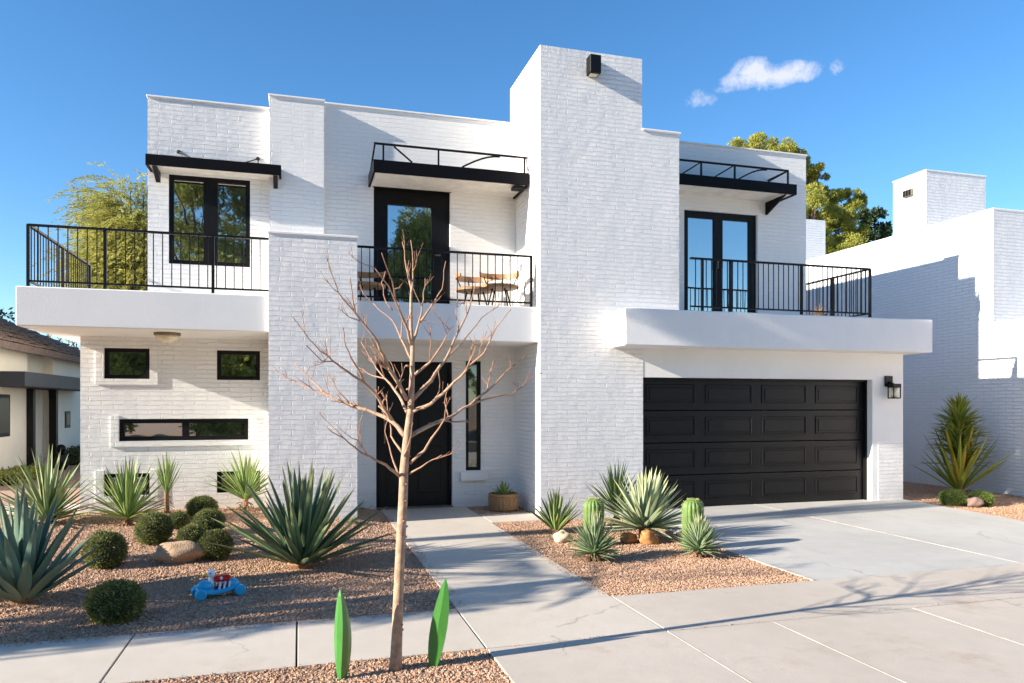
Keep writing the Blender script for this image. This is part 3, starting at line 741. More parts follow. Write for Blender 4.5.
# ================================================================== BALCONY THINGS
def chair(loc, rot, label, group, first=[None]):
    if first[0] is None:
        t = empty('balcony_chair', (0, 0, 0), label, 'chair', group)
        m = MB(); m.lathe((0, 0, .27), [(.22, 0), (.27, .012), (.275, .04), (.25, .055)], 32, sx=1.05); m.build('seat', M['wood'], t, smooth=False)
        m = MB(); n_ = 24; vs = []; fs = []
        for i in range(n_ + 1):
            a = R(-20 + 220 * i / n_); 
            w = .022 + .022 * math.sin(math.pi * i / n_)
            for rr, z in ((.25, .50 - w), (.275, .50 - w), (.28, .50 + w), (.255, .50 + w)): vs.append((rr * math.cos(a) * 1.08, rr * math.sin(a), z))
        for i in range(n_):
            for k in range(4): fs.append((i * 4 + k, i * 4 + (k + 1) % 4, i * 4 + 4 + (k + 1) % 4, i * 4 + 4 + k))
        fs += [(0, 1, 2, 3), (n_ * 4 + 3, n_ * 4 + 2, n_ * 4 + 1, n_ * 4)]
        m.add(vs, fs); m.build('backrest', M['wood'], t)
        for a in (20, 90, 160):
            m = MB(); m.tube([(.2 * math.cos(R(a)), .2 * math.sin(R(a)), .30), (.27 * math.cos(R(a)), .26 * math.sin(R(a)), .48)], .009); m.build('spindle', M['black'], t)
        for a in (45, 135, 225, 315):
            m = MB(); m.tube([(.13 * math.cos(R(a)), .13 * math.sin(R(a)), .27), (.21 * math.cos(R(a)), .21 * math.sin(R(a)), 0)], [.013, .009]); m.build('leg', M['black'], t)
        first[0] = t
    else:
        t = copy_tree(first[0]); tag(t, label, 'chair', group)
    t.location = loc; t.rotation_euler = (0, 0, rot)
    return t
G = 'wooden chairs on the balcony above the front door'
chair((2.52, 10.72, 2.995), R(10), 'round wooden chair with curved back, nearest the balcony door on its right side', G)
chair((2.84, 10.50, 3.02), R(-25), 'round wooden chair with curved back in front of the white lantern stand', G)
chair((.92, 10.75, 2.995), R(15), 'curved back wooden chair at the left end of the middle balcony beside the brick pillar', G)
ls = empty('lantern_stand', (3.06, 10.95, 2.995), 'tall slim white lantern stand in the right corner of the middle balcony', 'lantern')
m = MB(); m.box(2.96, 3.16, 10.86, 11.04, 2.996, 3.02, .004); m.box(2.96, 3.16, 10.86, 11.04, 3.80, 3.83, .004); m.box(3.03, 3.09, 10.92, 10.98, 3.83, 3.87)
for x in (2.97, 3.15):
    for y in (10.87, 11.03): m.box(x - .009, x + .009, y - .009, y + .009, 3.02, 3.80)
m.build('frame', M['white'], ls)
m = MB(); m.lathe((3.06, 10.95, 3.02), [(.035, 0), (.035, .5)], 12); m.build('candle', M['white'], ls)
bp = empty('dried_plant_pot', (8.2, 10.2, 2.96), 'small brown dried plant in a low pot on the right balcony floor', 'potted plant')
m = MB(); m.lathe((8.2, 10.2, 2.962), [(.07, 0), (.10, .06), (.105, .1), (.09, .1)], 18); m.build('pot', M['darkbark'], bp)
m = MB()
for i in range(40): m.blade((8.2, 10.2, 3.04), rnd.uniform(0, 6.3), rnd.uniform(.4, 1.5), rnd.uniform(.12, .28), .02, .6, 4)
m.build('foliage', M['drybase'], bp)

# ================================================================== PLANTS
def grow(mb, base, n, length, width, el0, el1, droop, prof='agave', jit=.15, segs=7, thick=.12, fold=.35, r0=.03, az0=None, az1=None, zr=0):
    """a rosette: old leaves low and outside, young leaves upright in the middle"""
    ga = 2.399963
    for i in range(n):
        t = (i + .5) / n
        az = i * ga + rnd.uniform(-.15, .15)
        if az0 is not None: az = az0 + (az1 - az0) * rnd.random()
        el = el0 + (el1 - el0) * t + rnd.uniform(-.07, .07)
        ln = length * (.80 + .22 * t) * rnd.uniform(1 - jit, 1 + jit)
        rr = r0 * (1 - t)
        b = (base[0] + math.cos(az) * rr, base[1] + math.sin(az) * rr, base[2] + zr * t)
        mb.blade(b, az, el, ln, width * rnd.uniform(.85, 1.1), droop * (1.1 - t) * rnd.uniform(.5, 1.4) * (1 if rnd.random() > .1 else -.3), segs, thick, fold, prof=prof, twist=rnd.uniform(-.5, .5))
def bh(x, y): return -.012 + bed_h(x, y)
def plant(name, x, y, z, label, cat, group=None): return empty(name, (x, y, z), label, cat, group)

# large blue agave, left edge
x, y = -2.12, 6.72; z = bh(x, y)
p = plant('agave', x, y, z, 'broad leaved blue green agave at the left edge behind the sidewalk', 'agave')
m = MB(); grow(m, (x, y, z + .03), 54, .83, .098, R(30), R(87), .06, thick=.16, fold=.45, r0=.07, segs=9); m.build('foliage', M['agave'], p)
m = MB(); m.ball((x, y, z + .05), .09, 14, 8, (1, 1, .9), .3, 5, 3); m.build('stem', M['drybase'], p)
# giant agave in the middle
x, y = .02, 7.42; z = bh(x, y)
p = plant('agave', x, y, z, 'largest agave, wide dark green rosette in front of the brick pillar', 'agave')
m = MB(); grow(m, (x, y, z + .05), 78, .96, .085, R(17), R(86), .05, thick=.15, fold=.45, r0=.10, segs=9); m.build('foliage', M['agave_dark'], p)
m = MB(); m.ball((x, y, z + .05), .13, 14, 8, (1, 1, .8), .3, 5, 3); m.build('stem', M['drybase'], p)

def yucca(x, y, label, n, length, width, mat, name='yucca', stem=.12, el0=20, droop=.35, group=None, zz=None, prof='strap', cat='yucca', stem_r=.035):
    z = bh(x, y) if zz is None else zz
    p = plant(name, x, y, z, label, cat, group)
    m = MB(); m.tube([(x, y, z - .03), (x, y, z + stem + .05)], [stem_r * 1.25, stem_r], 10)
    for i in range(26):
        m.blade((x, y, z + stem * rnd.random()), rnd.uniform(0, 6.3), R(rnd.uniform(-60, 10)), length * .28, width * .8, .8, 4, .1, .3)
    m.build('stem', M['drybase'], p)
    m = MB(); grow(m, (x, y, z + stem), n, length, width, R(el0), R(87), droop, prof=prof, r0=.02, zr=.06); m.build('foliage', M[mat], p)
    return p
yucca(-3.05, 10.5, 'striped pale green yucca behind the blue agave, left of the house corner', 88, .80, .055, 'yucca_var', stem=.03, el0=10, droop=.12)
yucca(-2.06, 10.15, 'bright green yucca in front of the lower left basement window', 90, .68, .042, 'yucca_green', stem=.07, el0=8, droop=.15)
yucca(-1.74, 10.95, 'thin upright dracaena with a shaggy brown stem against the white wall', 46, .50, .024, 'yucca_green', name='dracaena', stem=.26, el0=62, droop=.1, cat='dracaena', stem_r=.03)
yucca(-.72, 10.85, 'bright green yucca covering the right low window beside the brick pillar', 60, .66, .04, 'yucca_green', stem=.16, el0=25, droop=.3)
# small tuft beside the pillar
x, y = .66, 9.7; z = bh(x, y)
p = plant('small_succulent', x, y, z, 'tiny dark green tuft at the foot of the brick pillar', 'succulent')
m = MB(); grow(m, (x, y, z), 40, .12, .014, R(10), R(80), .3, prof='strap'); m.build('foliage', M['spiky'], p)

# clipped ball shrubs
def ball_shrub(x, y, r, sz, label, mat='shrub', group='clipped ball shrubs in the gravel bed', zz=None, cat='shrub', n=5200):
    z = (bh(x, y) if zz is None else zz)
    c = np.array((x, y, z + r * sz * .86))
    p = plant('ball_shrub', x, y, z, label, cat, group)
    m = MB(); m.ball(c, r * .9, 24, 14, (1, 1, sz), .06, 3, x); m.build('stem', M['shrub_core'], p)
    D = rng.normal(size=(n, 3)); D /= np.linalg.norm(D, axis=1, keepdims=True)
    lump = np.array([1 + .09 * noise.noise(Vector((a * 3 + x * 9, b * 3, c2 * 3))) + .05 * noise.noise(Vector((a * 9, b * 9 + x, c2 * 9))) for a, b, c2 in D])
    P = c + D * np.array((1, 1, sz)) * r * lump[:, None] * np.where(rng.random((n, 1)) < .05, rng.uniform(.97, 1.06, (n, 1)), rng.uniform(.84, .975, (n, 1)))
    dn = D + rng.normal(size=(n, 3)) * .55
    patch = np.array([noise.noise(Vector((a * 2.2 + 5 * x, b * 2.2, c2 * 2.2 + y))) for a, b, c2 in D])
    m = MB(); m.leaves(P, dn, rng.uniform(.6, 1.3, n) * r * .13, np.clip(.45 + patch * .6 + rng.uniform(-.35, .35, n), 0, .99), .38); m.build('foliage', M[mat], p)
ball_shrub(-1.81, 7.95, .19, .98, 'round clipped shrub alone between the blue agave and the boulder')
ball_shrub(-1.55, 8.95, .19, .98, 'round clipped shrub standing behind the left end of the tan boulder')
ball_shrub(-1.42, 9.75, .13, .85, 'small low ball shrub peeking out behind the shrub at the boulder')
ball_shrub(-1.30, 6.02, .195, .8, 'dark egg shaped shrub nearest the sidewalk')
ball_shrub(-1.24, 10.5, .19, .8, 'light green ball shrub at the back of the cluster, nearest the white wall')
ball_shrub(-1.03, 9.35, .18, .85, 'middle shrub of the cluster right of the boulder, lit on top')
ball_shrub(-1.14, 8.72, .14, .9, 'small dark shrub squeezed between the boulder and the cluster')
ball_shrub(-.82, 8.06, .165, .97, 'dark round shrub touching the right end of the boulder')

def rock(x, y, r, s_, label, mat, seed, rot=0, zz=None, name='rock', cat='rock', group=None, amp=.35):
    z = bh(x, y) if zz is None else zz
    m = MB(); m.ball((0, 0, 0), r, 36, 22, s_, amp, 1.3, seed); m.v = [(a * math.cos(rot) - b * math.sin(rot) + x, a * math.sin(rot) + b * math.cos(rot) + y, c + z + r * s_[2] * .72) for a, b, c in m.v]
    o = m.build(name, M[mat], smooth=True); tag(o, label, cat, group); return o
rock(-1.16, 8.0, .25, (1.0, .5, .5), 'long smooth tan boulder lying among the clipped shrubs', 'rock', 4, .05, name='boulder', cat='boulder', amp=.3)

# ---- right hand bed
z0 = -.006
x, y = 3.05, 8.6
p = plant('agave', x, y, z0, 'small bright green agave in the bed nearest the basket planter', 'agave')
m = MB(); grow(m, (x, y, z0 + .04), 60, .50, .045, R(35), R(88), .06, r0=.04); m.build('foliage', M['yucca_green'], p)
m = MB(); m.ball((x, y, z0 + .04), .06, 12, 8, (1, 1, .8), .3, 5, 3); m.build('stem', M['drybase'], p)
rock(2.93, 8.05, .105, (1, .8, .72), 'pale round stone in front of the small bright agave', 'rock_pale', 7, zz=z0)

def cactus(x, y, r, h, label):
    p = plant('barrel_cactus', x, y, z0, label, 'cactus', 'ribbed column cacti in the gravel bed')
    nr, sub, nz = 16, 6, 22; vs = []; fs = []; n_ = nr * sub
    for j in range(nz + 1):
        t = j / nz; zz = h * t
        prof = r * (.86 + .14 * math.sin(min(1, t * 1.6) * math.pi / 2)) * (1 if t < .82 else math.sqrt(max(.02, 1 - ((t - .82) / .18) ** 2 * .93)))
        for i in range(n_):
            a = 2 * math.pi * i / n_; k = .87 + .13 * abs(math.cos(a * nr / 2)) ** .7
            vs.append((x + prof * k * math.cos(a), y + prof * k * math.sin(a), z0 + zz))
    for j in range(nz):
        for i in range(n_): fs.append((j * n_ + i, j * n_ + (i + 1) % n_, (j + 1) * n_ + (i + 1) % n_, (j + 1) * n_ + i))
    fs.append(tuple(nz * n_ + i for i in range(n_)))
    m = MB(); m.add(vs, fs); m.build('stem', M['cactus'], p, smooth=True)
    P = []; D = []
    for i in range(nr):
        a = 2 * math.pi * i / nr
        for j in range(26):
            t = (j + .5) / 26
            prof = r * (.86 + .14 * math.sin(min(1, t * 1.6) * math.pi / 2)) * (1 if t < .82 else math.sqrt(max(.02, 1 - ((t - .82) / .18) ** 2 * .93)))
            for q in range(4):
                P.append((x + prof * .99 * math.cos(a), y + prof * .99 * math.sin(a), z0 + h * t))
                D.append((math.cos(a) + rnd.gauss(0, .7), math.sin(a) + rnd.gauss(0, .7), rnd.gauss(.1, .7)))
    for q in range(260):
        a = rnd.uniform(0, 6.3); rr = r * .5 * math.sqrt(rnd.random()); P.append((x + rr * math.cos(a), y + rr * math.sin(a), z0 + h * .975)); D.append((math.cos(a) * .5, math.sin(a) * .5, 1))
    P = np.array(P); D = np.array(D); m = MB(); m.leaves(P, D, rng.uniform(.012, .024, len(P)), rng.random(len(P)), .12); m.build('spines', M['spine'], p)
cactus(3.20, 7.75, .118, .54, 'ribbed column cactus left of the big pale agave')
cactus(4.17, 7.25, .118, .56, 'ribbed column cactus beside the driveway edge')
def spiky(x, y, label, L_=.34):
    p = plant('dwarf_yucca', x, y, z0, label, 'dwarf yucca', 'spiky grey green dwarf yuccas')
    m = MB(); grow(m, (x, y, z0 + .07), 180, L_, .029, R(-2), R(87), .08, prof='agave', segs=4, r0=.035, jit=.2, zr=.06); m.build('foliage', M['spiky'], p)
    m = MB(); m.ball((x, y, z0 + .05), .05, 12, 8, (1, 1, 1.2), .3, 5, 3)
    for i in range(40): m.blade((x, y, z0 + .06), rnd.uniform(0, 6.3), R(rnd.uniform(-50, 5)), .12, .016, .4, 3)
    m.build('stem', M['drybase'], p)
spiky(2.90, 7.0, 'spiky grey green dwarf yucca in front of the left column cactus')
spiky(4.02, 6.86, 'spiky grey green dwarf yucca in front of the right column cactus', .30)
x, y = 3.93, 7.95
p = plant('agave', x, y, z0, 'big pale silver green agave fanning out before the garage corner', 'agave')
m = MB(); grow(m, (x, y, z0 + .13), 110, .68, .07, R(0), R(87), .06, r0=.05, thick=.1, fold=.3); m.build('foliage', M['agave_pale'], p)
m = MB(); m.tube([(x, y, z0 - .02), (x - .01, y, z0 + .17)], [.075, .06], 12); m.build('stem', M['drybase'], p)
yucca(4.02, 8.95, 'yellow green yucca standing behind the big pale agave', 74, .62, .036, 'yucca_green', stem=.16, el0=20, zz=z0)
rock(3.83, 7.66, .105, (1, .85, .9), 'orange brown stone at the foot of the big pale agave', 'rock_orange', 12, zz=z0)
rock(3.66, 7.80, .10, (1.1, .8, .7), 'flatter orange stone left of the one at the big agave foot', 'rock_orange', 19, zz=z0)

# basket planter at the door
x, y = 2.96, 10.72
p = plant('basket_planter', x, y, -.012, 'round woven basket planter with a small agave beside the front door', 'planter')
m = MB(); zb = -.01
m.lathe((x, y, zb), [(.18, 0), (.215, .03), (.225, .15), (.218, .22), (.228, .225), (.232, .25), (.222, .262), (.20, .262), (.195, .21)], 40); m.build('basket', M['pot'], p)
for k in range(28):
    a = 2 * math.pi * k / 28; mm = MB() if k == 0 else mm
    mm.bar((x + .215 * math.cos(a), y + .215 * math.sin(a), zb + .02), (x + .226 * math.cos(a), y + .226 * math.sin(a), zb + .21), .012, .012)
mm.build('basket_ribs', M['wood'], p)
m = MB(); m.lathe((x, y, zb + .20), [(.19, 0), (.19, .012)], 24); m.build('soil', M['drybase'], p)
m = MB(); grow(m, (x, y, zb + .21), 34, .23, .034, R(25), R(85), .1, segs=5, r0=.03); m.build('foliage', M['yucca_green'], p)

# ---- golden yucca and cushions, far right
x, y, z = 11.35, 10.45, -.03
p = plant('yucca', x, y, z, 'tall golden green yucca against the shaded neighbouring wall', 'yucca')
m = MB()
for i in range(330):
    t = rnd.random() ** .9; hz = .5 + .93 * t
    m.blade((x, y, z + hz), rnd.uniform(0, 6.3), R(rnd.uniform(5, 75) if t < .9 else rnd.uniform(50, 90)), .62 * (1.1 - .4 * t), .05, .25, 5, .1, .3, prof='strap')
m.build('foliage', M['yucca_yel'], p)
m = MB(); grow(m, (x, y, z + .08), 34, 1.15, .08, R(32), R(82), .1, prof='strap', r0=.06); m.build('lower_leaves', M['yucca_yel'], p)
m = MB()
for a, e, l in ((200, 66, 1.2), (255, 72, 1.25), (285, 74, 1.15), (320, 62, 1.0), (235, 60, 1.0), (270, 64, .95), (300, 80, 1.2), (215, 50, .9)): m.blade((x, y, z + .12), R(a), R(e), l, .085, .08, 8, .1, .3, prof='strap')
m.build('golden_leaves', M['yucca_gold'], p)
m = MB(); m.tube([(x, y, z - .02), (x + .01, y, z + .8), (x, y, z + 1.5)], [.10, .07, .04], 10); m.build('stem', M['drybase'], p)
ball_shrub(10.12, 9.42, .20, .66, 'left mossy green cushion plant in front of the golden yucca', 'moss', 'mossy cushion plants', zz=-.03, cat='cushion plant')
ball_shrub(10.53, 9.27, .175, .7, 'right mossy green cushion plant in front of the golden yucca', 'moss', 'mossy cushion plants', zz=-.03, cat='cushion plant')
rock(10.27, 9.15, .14, (1, .7, .62), 'brown grey stone between the two mossy cushions', 'rock_grey', 23, zz=-.03)

# ---- green leaf sculptures by the young tree
def sculpture(x, y, lean, rot, h, w, label):
    m = MB(); n_ = 14; k = 6; vs = []
    for i in range(n_ + 1):
        t = i / n_; r_ = w / 2 * (math.sin(math.pi * (t * .86 + .12)) ** .75) * (1 - .15 * t)
        if i == n_: r_ = .002
        cxx = x + lean * h * t + .012 * math.sin(t * 3.0); cyy = y + .01 * math.sin(t * 5)
        for j in range(k):
            a = rot + 2 * math.pi * j / k + .25 * t; rr = r_ * (1 if j % 2 == 0 else .66)
            vs.append((cxx + rr * math.cos(a), cyy + rr * math.sin(a) * .7, -.02 + (h + .02) * t))
    fs = [(i * k + j, i * k + (j + 1) % k, (i + 1) * k + (j + 1) % k, (i + 1) * k + j) for i in range(n_) for j in range(k)]
    fs += [tuple(range(k))[::-1], tuple(n_ * k + j for j in range(k))]
    m.add(vs, fs); o = m.build('leaf_sculpture', M['green_plastic'], origin=(x, y, 0)); tag(o, label, 'sculpture', 'green leaf sculptures flanking the young tree')
sculpture(.238, 4.44, -.02, .35, .512, .125, 'upright glossy green leaf sculpture left of the bare tree trunk')
sculpture(.798, 4.49, .13, .9, .525, .14, 'leaning glossy green leaf sculpture right of the bare tree trunk')

# ---- toy
tx, ty, tz = -.64, 6.5, bh(-.64, 6.5) + .006
toy = empty('toy_car', (0, 0, 0), 'blue plastic ride-on toy car with a white bird and red wing, lying on the gravel', 'toy')
def tb(name, mb, mat): return mb.build(name, M[mat], toy, smooth=False)
m = MB(); n_ = 10
for s_ in (-1, 1):
    pts = [(-.13, s_ * .035, .055), (-.06, s_ * .04, .04), (.04, s_ * .04, .045), (.13, s_ * .035, .065)]
    m.tube(pts, [.022, .02, .02, .024], 10)
m.box(-.12, .12, -.04, .04, .035, .055, .008)
m.tube([(-.15, -.07, .045), (-.15, .07, .045)], .012); m.tube([(.14, -.065, .045), (.14, .065, .045)], .012)
tb('chassis', m, 'blue')
m = MB(); m.ball((-.10, 0, .09), .055, 18, 12, (1.15, .8, .8)); m.ball((-.135, 0, .07), .04, 14, 10, (1, 1, .8)); o = tb('hood', m, 'blue'); o.data.polygons.foreach_set('use_smooth', [True] * len(o.data.polygons))
m = MB(); m.ball((.10, 0, .085), .045, 18, 12, (1.2, .8, .9)); o = tb('rear_fender', m, 'blue'); o.data.polygons.foreach_set('use_smooth', [True] * len(o.data.polygons))
for (x, y) in ((-.145, -.075), (-.145, .075), (.145, -.07), (.145, .07)):
    m = MB(); m.lathe((x, y, .042), [(.034, -.016), (.042, -.01), (.042, .01), (.034, .016)], 22, axis='y'); w_ = tb('wheel', m, 'blue')
m = MB(); m.box(-.03, .075, -.035, .035, .055, .085, .006); tb('seat', m, 'navy')
for x in (-.005, .03, .065):
    m = MB(); m.bar((x, -.037, .06), (x + .012, -.037, .115), .014); m.bar((x, .037, .06), (x + .012, .037, .115), .014); tb('stripe', m, 'white')
m = MB(); m.box(-.035, .085, -.042, .042, .115, .165, .016); tb('wing', m, 'red')
m = MB(); m.ball((.01, -.043, .145), .012, 10, 8, (1, .4, 1)); tb('button', m, 'white')
m = MB(); m.tube([(-.055, 0, .085), (-.055, 0, .15)], [.026, .02], 14); m.ball((-.055, 0, .18), .032, 18, 12); m.ball((-.06, 0, .218), .01, 8, 6); o = tb('bird', m, 'white'); o.data.polygons.foreach_set('use_smooth', [True] * len(o.data.polygons))
m = MB(); m.tube([(-.08, 0, .178), (-.115, 0, .172)], [.012, .002], 8); tb('beak', m, 'yellow')
for s_ in (-1, 1):
    m = MB(); m.ball((-.068, s_ * .028, .188), .006, 8, 6); tb('eye', m, 'navy')
toy.location = (tx, ty, tz); toy.rotation_euler = (0, 0, R(18)); toy.scale = (1.06,) * 3

# ================================================================== YOUNG BARE TREE
FX, AN, HV = 736.119, R(16.104), 403.811
def tp(zx, zy, y=4.5):
    """traced branch point -> point of the tree at distance y"""
    u = 280 + zx / 2.846; v = 240 + zy / 2.846; d = (u - 512) / FX
    t = y / (math.cos(AN) - d * math.sin(AN)); return Vector((t * (math.sin(AN) + d * math.cos(AN)), y, 1.6 + t * (HV - v) / FX))
tree = empty('young_tree', (.56, 4.5, 0), 'bare leafless young tree with thin tan trunk in the front gravel strip', 'tree')
trunk = MB()
trunk.tube([(.56, 4.5, -.05), (.565, 4.5, .06), tp(336, 1030), tp(343, 870), tp(350, 740), tp(353, 650), tp(362, 560), tp(372, 480), tp(376, 390), tp(377, 300)],
           [.046, .036, .031, .029, .028, .027, .024, .020, .016, .013], 12)
for i in range(26):
    z = rnd.uniform(.1, 1.9); a = rnd.uniform(0, 6.3); x = .57 + .045 * z * .9; trunk.ball((x + .022 * math.cos(a), 4.5 + .022 * math.sin(a), z), .012, 8, 6, (1, 1, .6))
trunk.build('trunk', M['bark'], tree, smooth=True)
BR = [([(340, 672), (300, 640), (230, 605), (180, 565), (135, 535)], .012, -.35), ([(250, 615), (235, 590), (222, 570)], .006, -.2),
      ([(358, 560), (320, 515), (270, 492), (200, 470), (140, 445), (80, 420), (35, 402)], .02, .45), ([(140, 445), (90, 400), (40, 350)], .009, .5), ([(200, 470), (160, 420), (135, 375)], .008, .1),
      ([(320, 515), (280, 450), (240, 405), (190, 372), (150, 345), (100, 300), (55, 245)], .014, -.5), ([(240, 405), (210, 350), (185, 300), (180, 250)], .009, -.3), ([(150, 345), (120, 345), (75, 300)], .006, -.5),
      ([(362, 490), (340, 445), (300, 395), (265, 350), (230, 290)], .014, .5), ([(362, 455), (325, 390), (295, 330), (268, 275), (215, 210), (165, 150), (140, 70)], .016, -.25), ([(215, 210), (205, 150), (200, 110)], .006, -.3),
      ([(376, 345), (345, 280), (320, 230), (265, 180)], .011, .4), ([(375, 300), (360, 240), (335, 190), (310, 130), (270, 80)], .013, -.3), ([(335, 190), (318, 120), (290, 38)], .008, -.4), ([(320, 200), (300, 170), (290, 120), (300, 90)], .006, .1),
      ([(377, 300), (373, 220), (374, 140), (362, 80), (348, 5)], .017, .1), ([(374, 150), (380, 90), (372, 0)], .009, .25), ([(377, 290), (398, 230), (408, 170), (413, 110)], .012, .35), ([(398, 235), (430, 190), (460, 140), (472, 60)], .010, -.2),
      ([(377, 455), (430, 400), (470, 340), (510, 260), (540, 190), (556, 125)], .018, .3), ([(510, 260), (500, 200), (505, 170)], .007, .3), ([(470, 340), (520, 290), (575, 220), (620, 190)], .009, .5),
      ([(373, 490), (430, 465), (480, 420), (530, 370), (580, 320), (615, 250), (657, 198)], .015, -.45), ([(530, 370), (560, 300), (600, 270)], .007, -.4),
      ([(370, 558), (430, 525), (480, 505), (540, 470), (590, 430), (650, 370), (703, 325)], .018, .2), ([(540, 470), (610, 445), (660, 440), (700, 405), (745, 378)], .010, .35), ([(590, 430), (600, 380), (610, 340)], .006, .3),
      ([(370, 635), (410, 600), (440, 550), (470, 510), (475, 450)], .013, -.3), ([(368, 665), (420, 635), (460, 612)], .008, -.3), ([(380, 385), (430, 345), (470, 280), (492, 245)], .012, -.4),
      ([(348, 605), (318, 560), (308, 500), (302, 440)], .010, .4), ([(350, 620), (375, 560), (378, 520)], .009, -.4), ([(480, 505), (470, 460), (478, 410)], .006, .2),
      ([(430, 465), (455, 430), (450, 370)], .007, -.1), ([(300, 395), (250, 380), (205, 350)], .007, .5), ([(340, 672), (315, 610), (300, 545), (308, 500)], .008, .25), ([(345, 280), (348, 220), (330, 170)], .007, .35)]
crown = MB(); LM = 0
def twig(p, d, ln, r, lvl):
    pts = [p]; q = Vector(p); d = Vector(d).normalized(); n_ = 4
    for i in range(n_):
        d = (d + Vector((rnd.gauss(0, .13), rnd.gauss(0, .13), rnd.gauss(.07, .1)))).normalized(); q = q + d * ln / n_; pts.append(q.copy())
    crown.tube(pts, [r * (1 - .55 * i / n_) for i in range(n_ + 1)], 5)
    crown.ball(pts[-1], r * .95, 6, 4)
    if lvl > 0:
        for k in range(rnd.choice((1, 2, 2, 3))):
            i = rnd.randint(1, n_ - 1); s_ = Vector((rnd.gauss(0, 1), rnd.gauss(0, 1), rnd.gauss(.3, .8))).normalized()
            twig(pts[i], d * .8 + s_ * .7, ln * rnd.uniform(.35, .7), r * .62, lvl - 1)
for pts, r0, dep in BR:
    n_ = len(pts); total = len(pts) - 1
    # start depth follows the parent limb roughly: all limbs leave the trunk line
    first_depth = 0 if any(abs(pts[0][0] - 365) < 40 for _ in (0,)) and pts[0][1] > 140 and 330 < pts[0][0] < 385 else dep * .45
    if first_depth: first_depth = None
    P3 = []
    if first_depth is None:
        # join to the nearest already built limb point
        best = min(BRP, key=lambda b: (b[0] - pts[0][0]) ** 2 + (b[1] - pts[0][1]) ** 2); y0 = best[2]
    else: y0 = 4.5
    y1 = y0 + dep if first_depth is not None else y0 + dep * .6
    dense = []
    for i in range(n_ - 1):
        for k in range(3): dense.append((pts[i][0] + (pts[i + 1][0] - pts[i][0]) * k / 3, pts[i][1] + (pts[i + 1][1] - pts[i][1]) * k / 3, (i + k / 3) / total))
    dense.append((*pts[-1], 1))
    if 'BRP' not in globals(): BRP = []
    for (a, b, t) in dense:
        y = y0 + (y1 - y0) * t; j = 3.2 if 0 < t < 1 else 0
        P3.append(tp(a + rnd.uniform(-j, j) * .7, b + rnd.uniform(-j, j) * .7, y)); BRP.append((a, b, y))
    m_ = len(P3); rad = [max(.0028, r0 * .86 * (1 - .84 * (i / (m_ - 1)) ** .8)) for i in range(m_)]
    crown.tube(P3, rad, 8)
    for i in range(2, m_):
        if rnd.random() < .4: crown.ball(P3[i], rad[i] * 1.22, 7, 5)
        if rnd.random() < (.24 if r0 > .008 else .16):
            d = (P3[i] - P3[i - 1]).normalized(); s_ = Vector((rnd.gauss(0, 1), rnd.gauss(0, 1), rnd.gauss(.2, .7))).normalized()
            twig(P3[i], d * .9 + s_ * .7, rnd.uniform(.07, .22), max(.0026, rad[i] * .6), 1)
crown.build('crown', M['bark'], tree, smooth=True)

# ================================================================== FOLIAGE TREES
def blob_crown(mb, blobs, size, asp=.45, up=.3, shell=.55):
    for (c, r, n_, tone) in blobs:
        D = rng.normal(size=(n_, 3)); D /= np.linalg.norm(D, axis=1, keepdims=True)
        rr = rng.uniform(shell, 1.0, (n_, 1)) ** .6 * (1 + .22 * np.sin(D[:, :1] * 7 + c[0]) * np.cos(D[:, 1:2] * 6 + c[2]))
        P = np.array(c) + D * rr * r * np.array((1, 1, .72))
        dn = D * .6 + rng.normal(size=(n_, 3)) * .7 + np.array((0, 0, up))
        mb.leaves(P, dn, rng.uniform(.6, 1.3, n_) * size, np.clip(tone + rng.uniform(-.3, .3, n_), 0, 1), asp)
def tree_of(name, x, y, h, blobs, label, mat, size, tr=.16, group=None, cat='tree', asp=.45, up=.3, lean=0):
    t = empty(name, (x, y, -.1), label, cat, group)
    m = MB(); top = h * .62
    m.tube([(x, y, -.2), (x + lean * .3, y, h * .3), (x + lean, y, top)], [tr * 1.3, tr, tr * .6], 12)
    for (c, r, n_, tn) in blobs[::max(1, len(blobs) // 16)]:
        s_ = Vector((x + lean * .5, y, h * rnd.uniform(.3, .55))); e = Vector(c)
        mid = (s_ + e) / 2 + Vector((rnd.uniform(-.2, .2), rnd.uniform(-.2, .2), -.05 * h * rnd.random()))
        m.tube([s_, mid, e], [tr * .45, tr * .28, tr * .1], 7)
    m.build('trunk', M['darkbark'], t, smooth=True)
    m = MB(); blob_crown(m, blobs, size, asp, up); m.build('crown', M[mat], t)
    return t
def random_blobs(x, y, z0, z1, rx, n_, r0, r1, per, ell=True):
    out = []
    for i in range(n_):
        t = rnd.random(); zz = z0 + (z1 - z0) * t; w = rx * math.sqrt(max(.06, 1 - (2 * t - .9) ** 2))
        a = rnd.uniform(0, 6.3); q = w * math.sqrt(rnd.random()); r = rnd.uniform(r0, r1)
        out.append(((x + q * math.cos(a), y + q * math.sin(a), zz), r, per, rnd.uniform(.2, .8)))
    return out

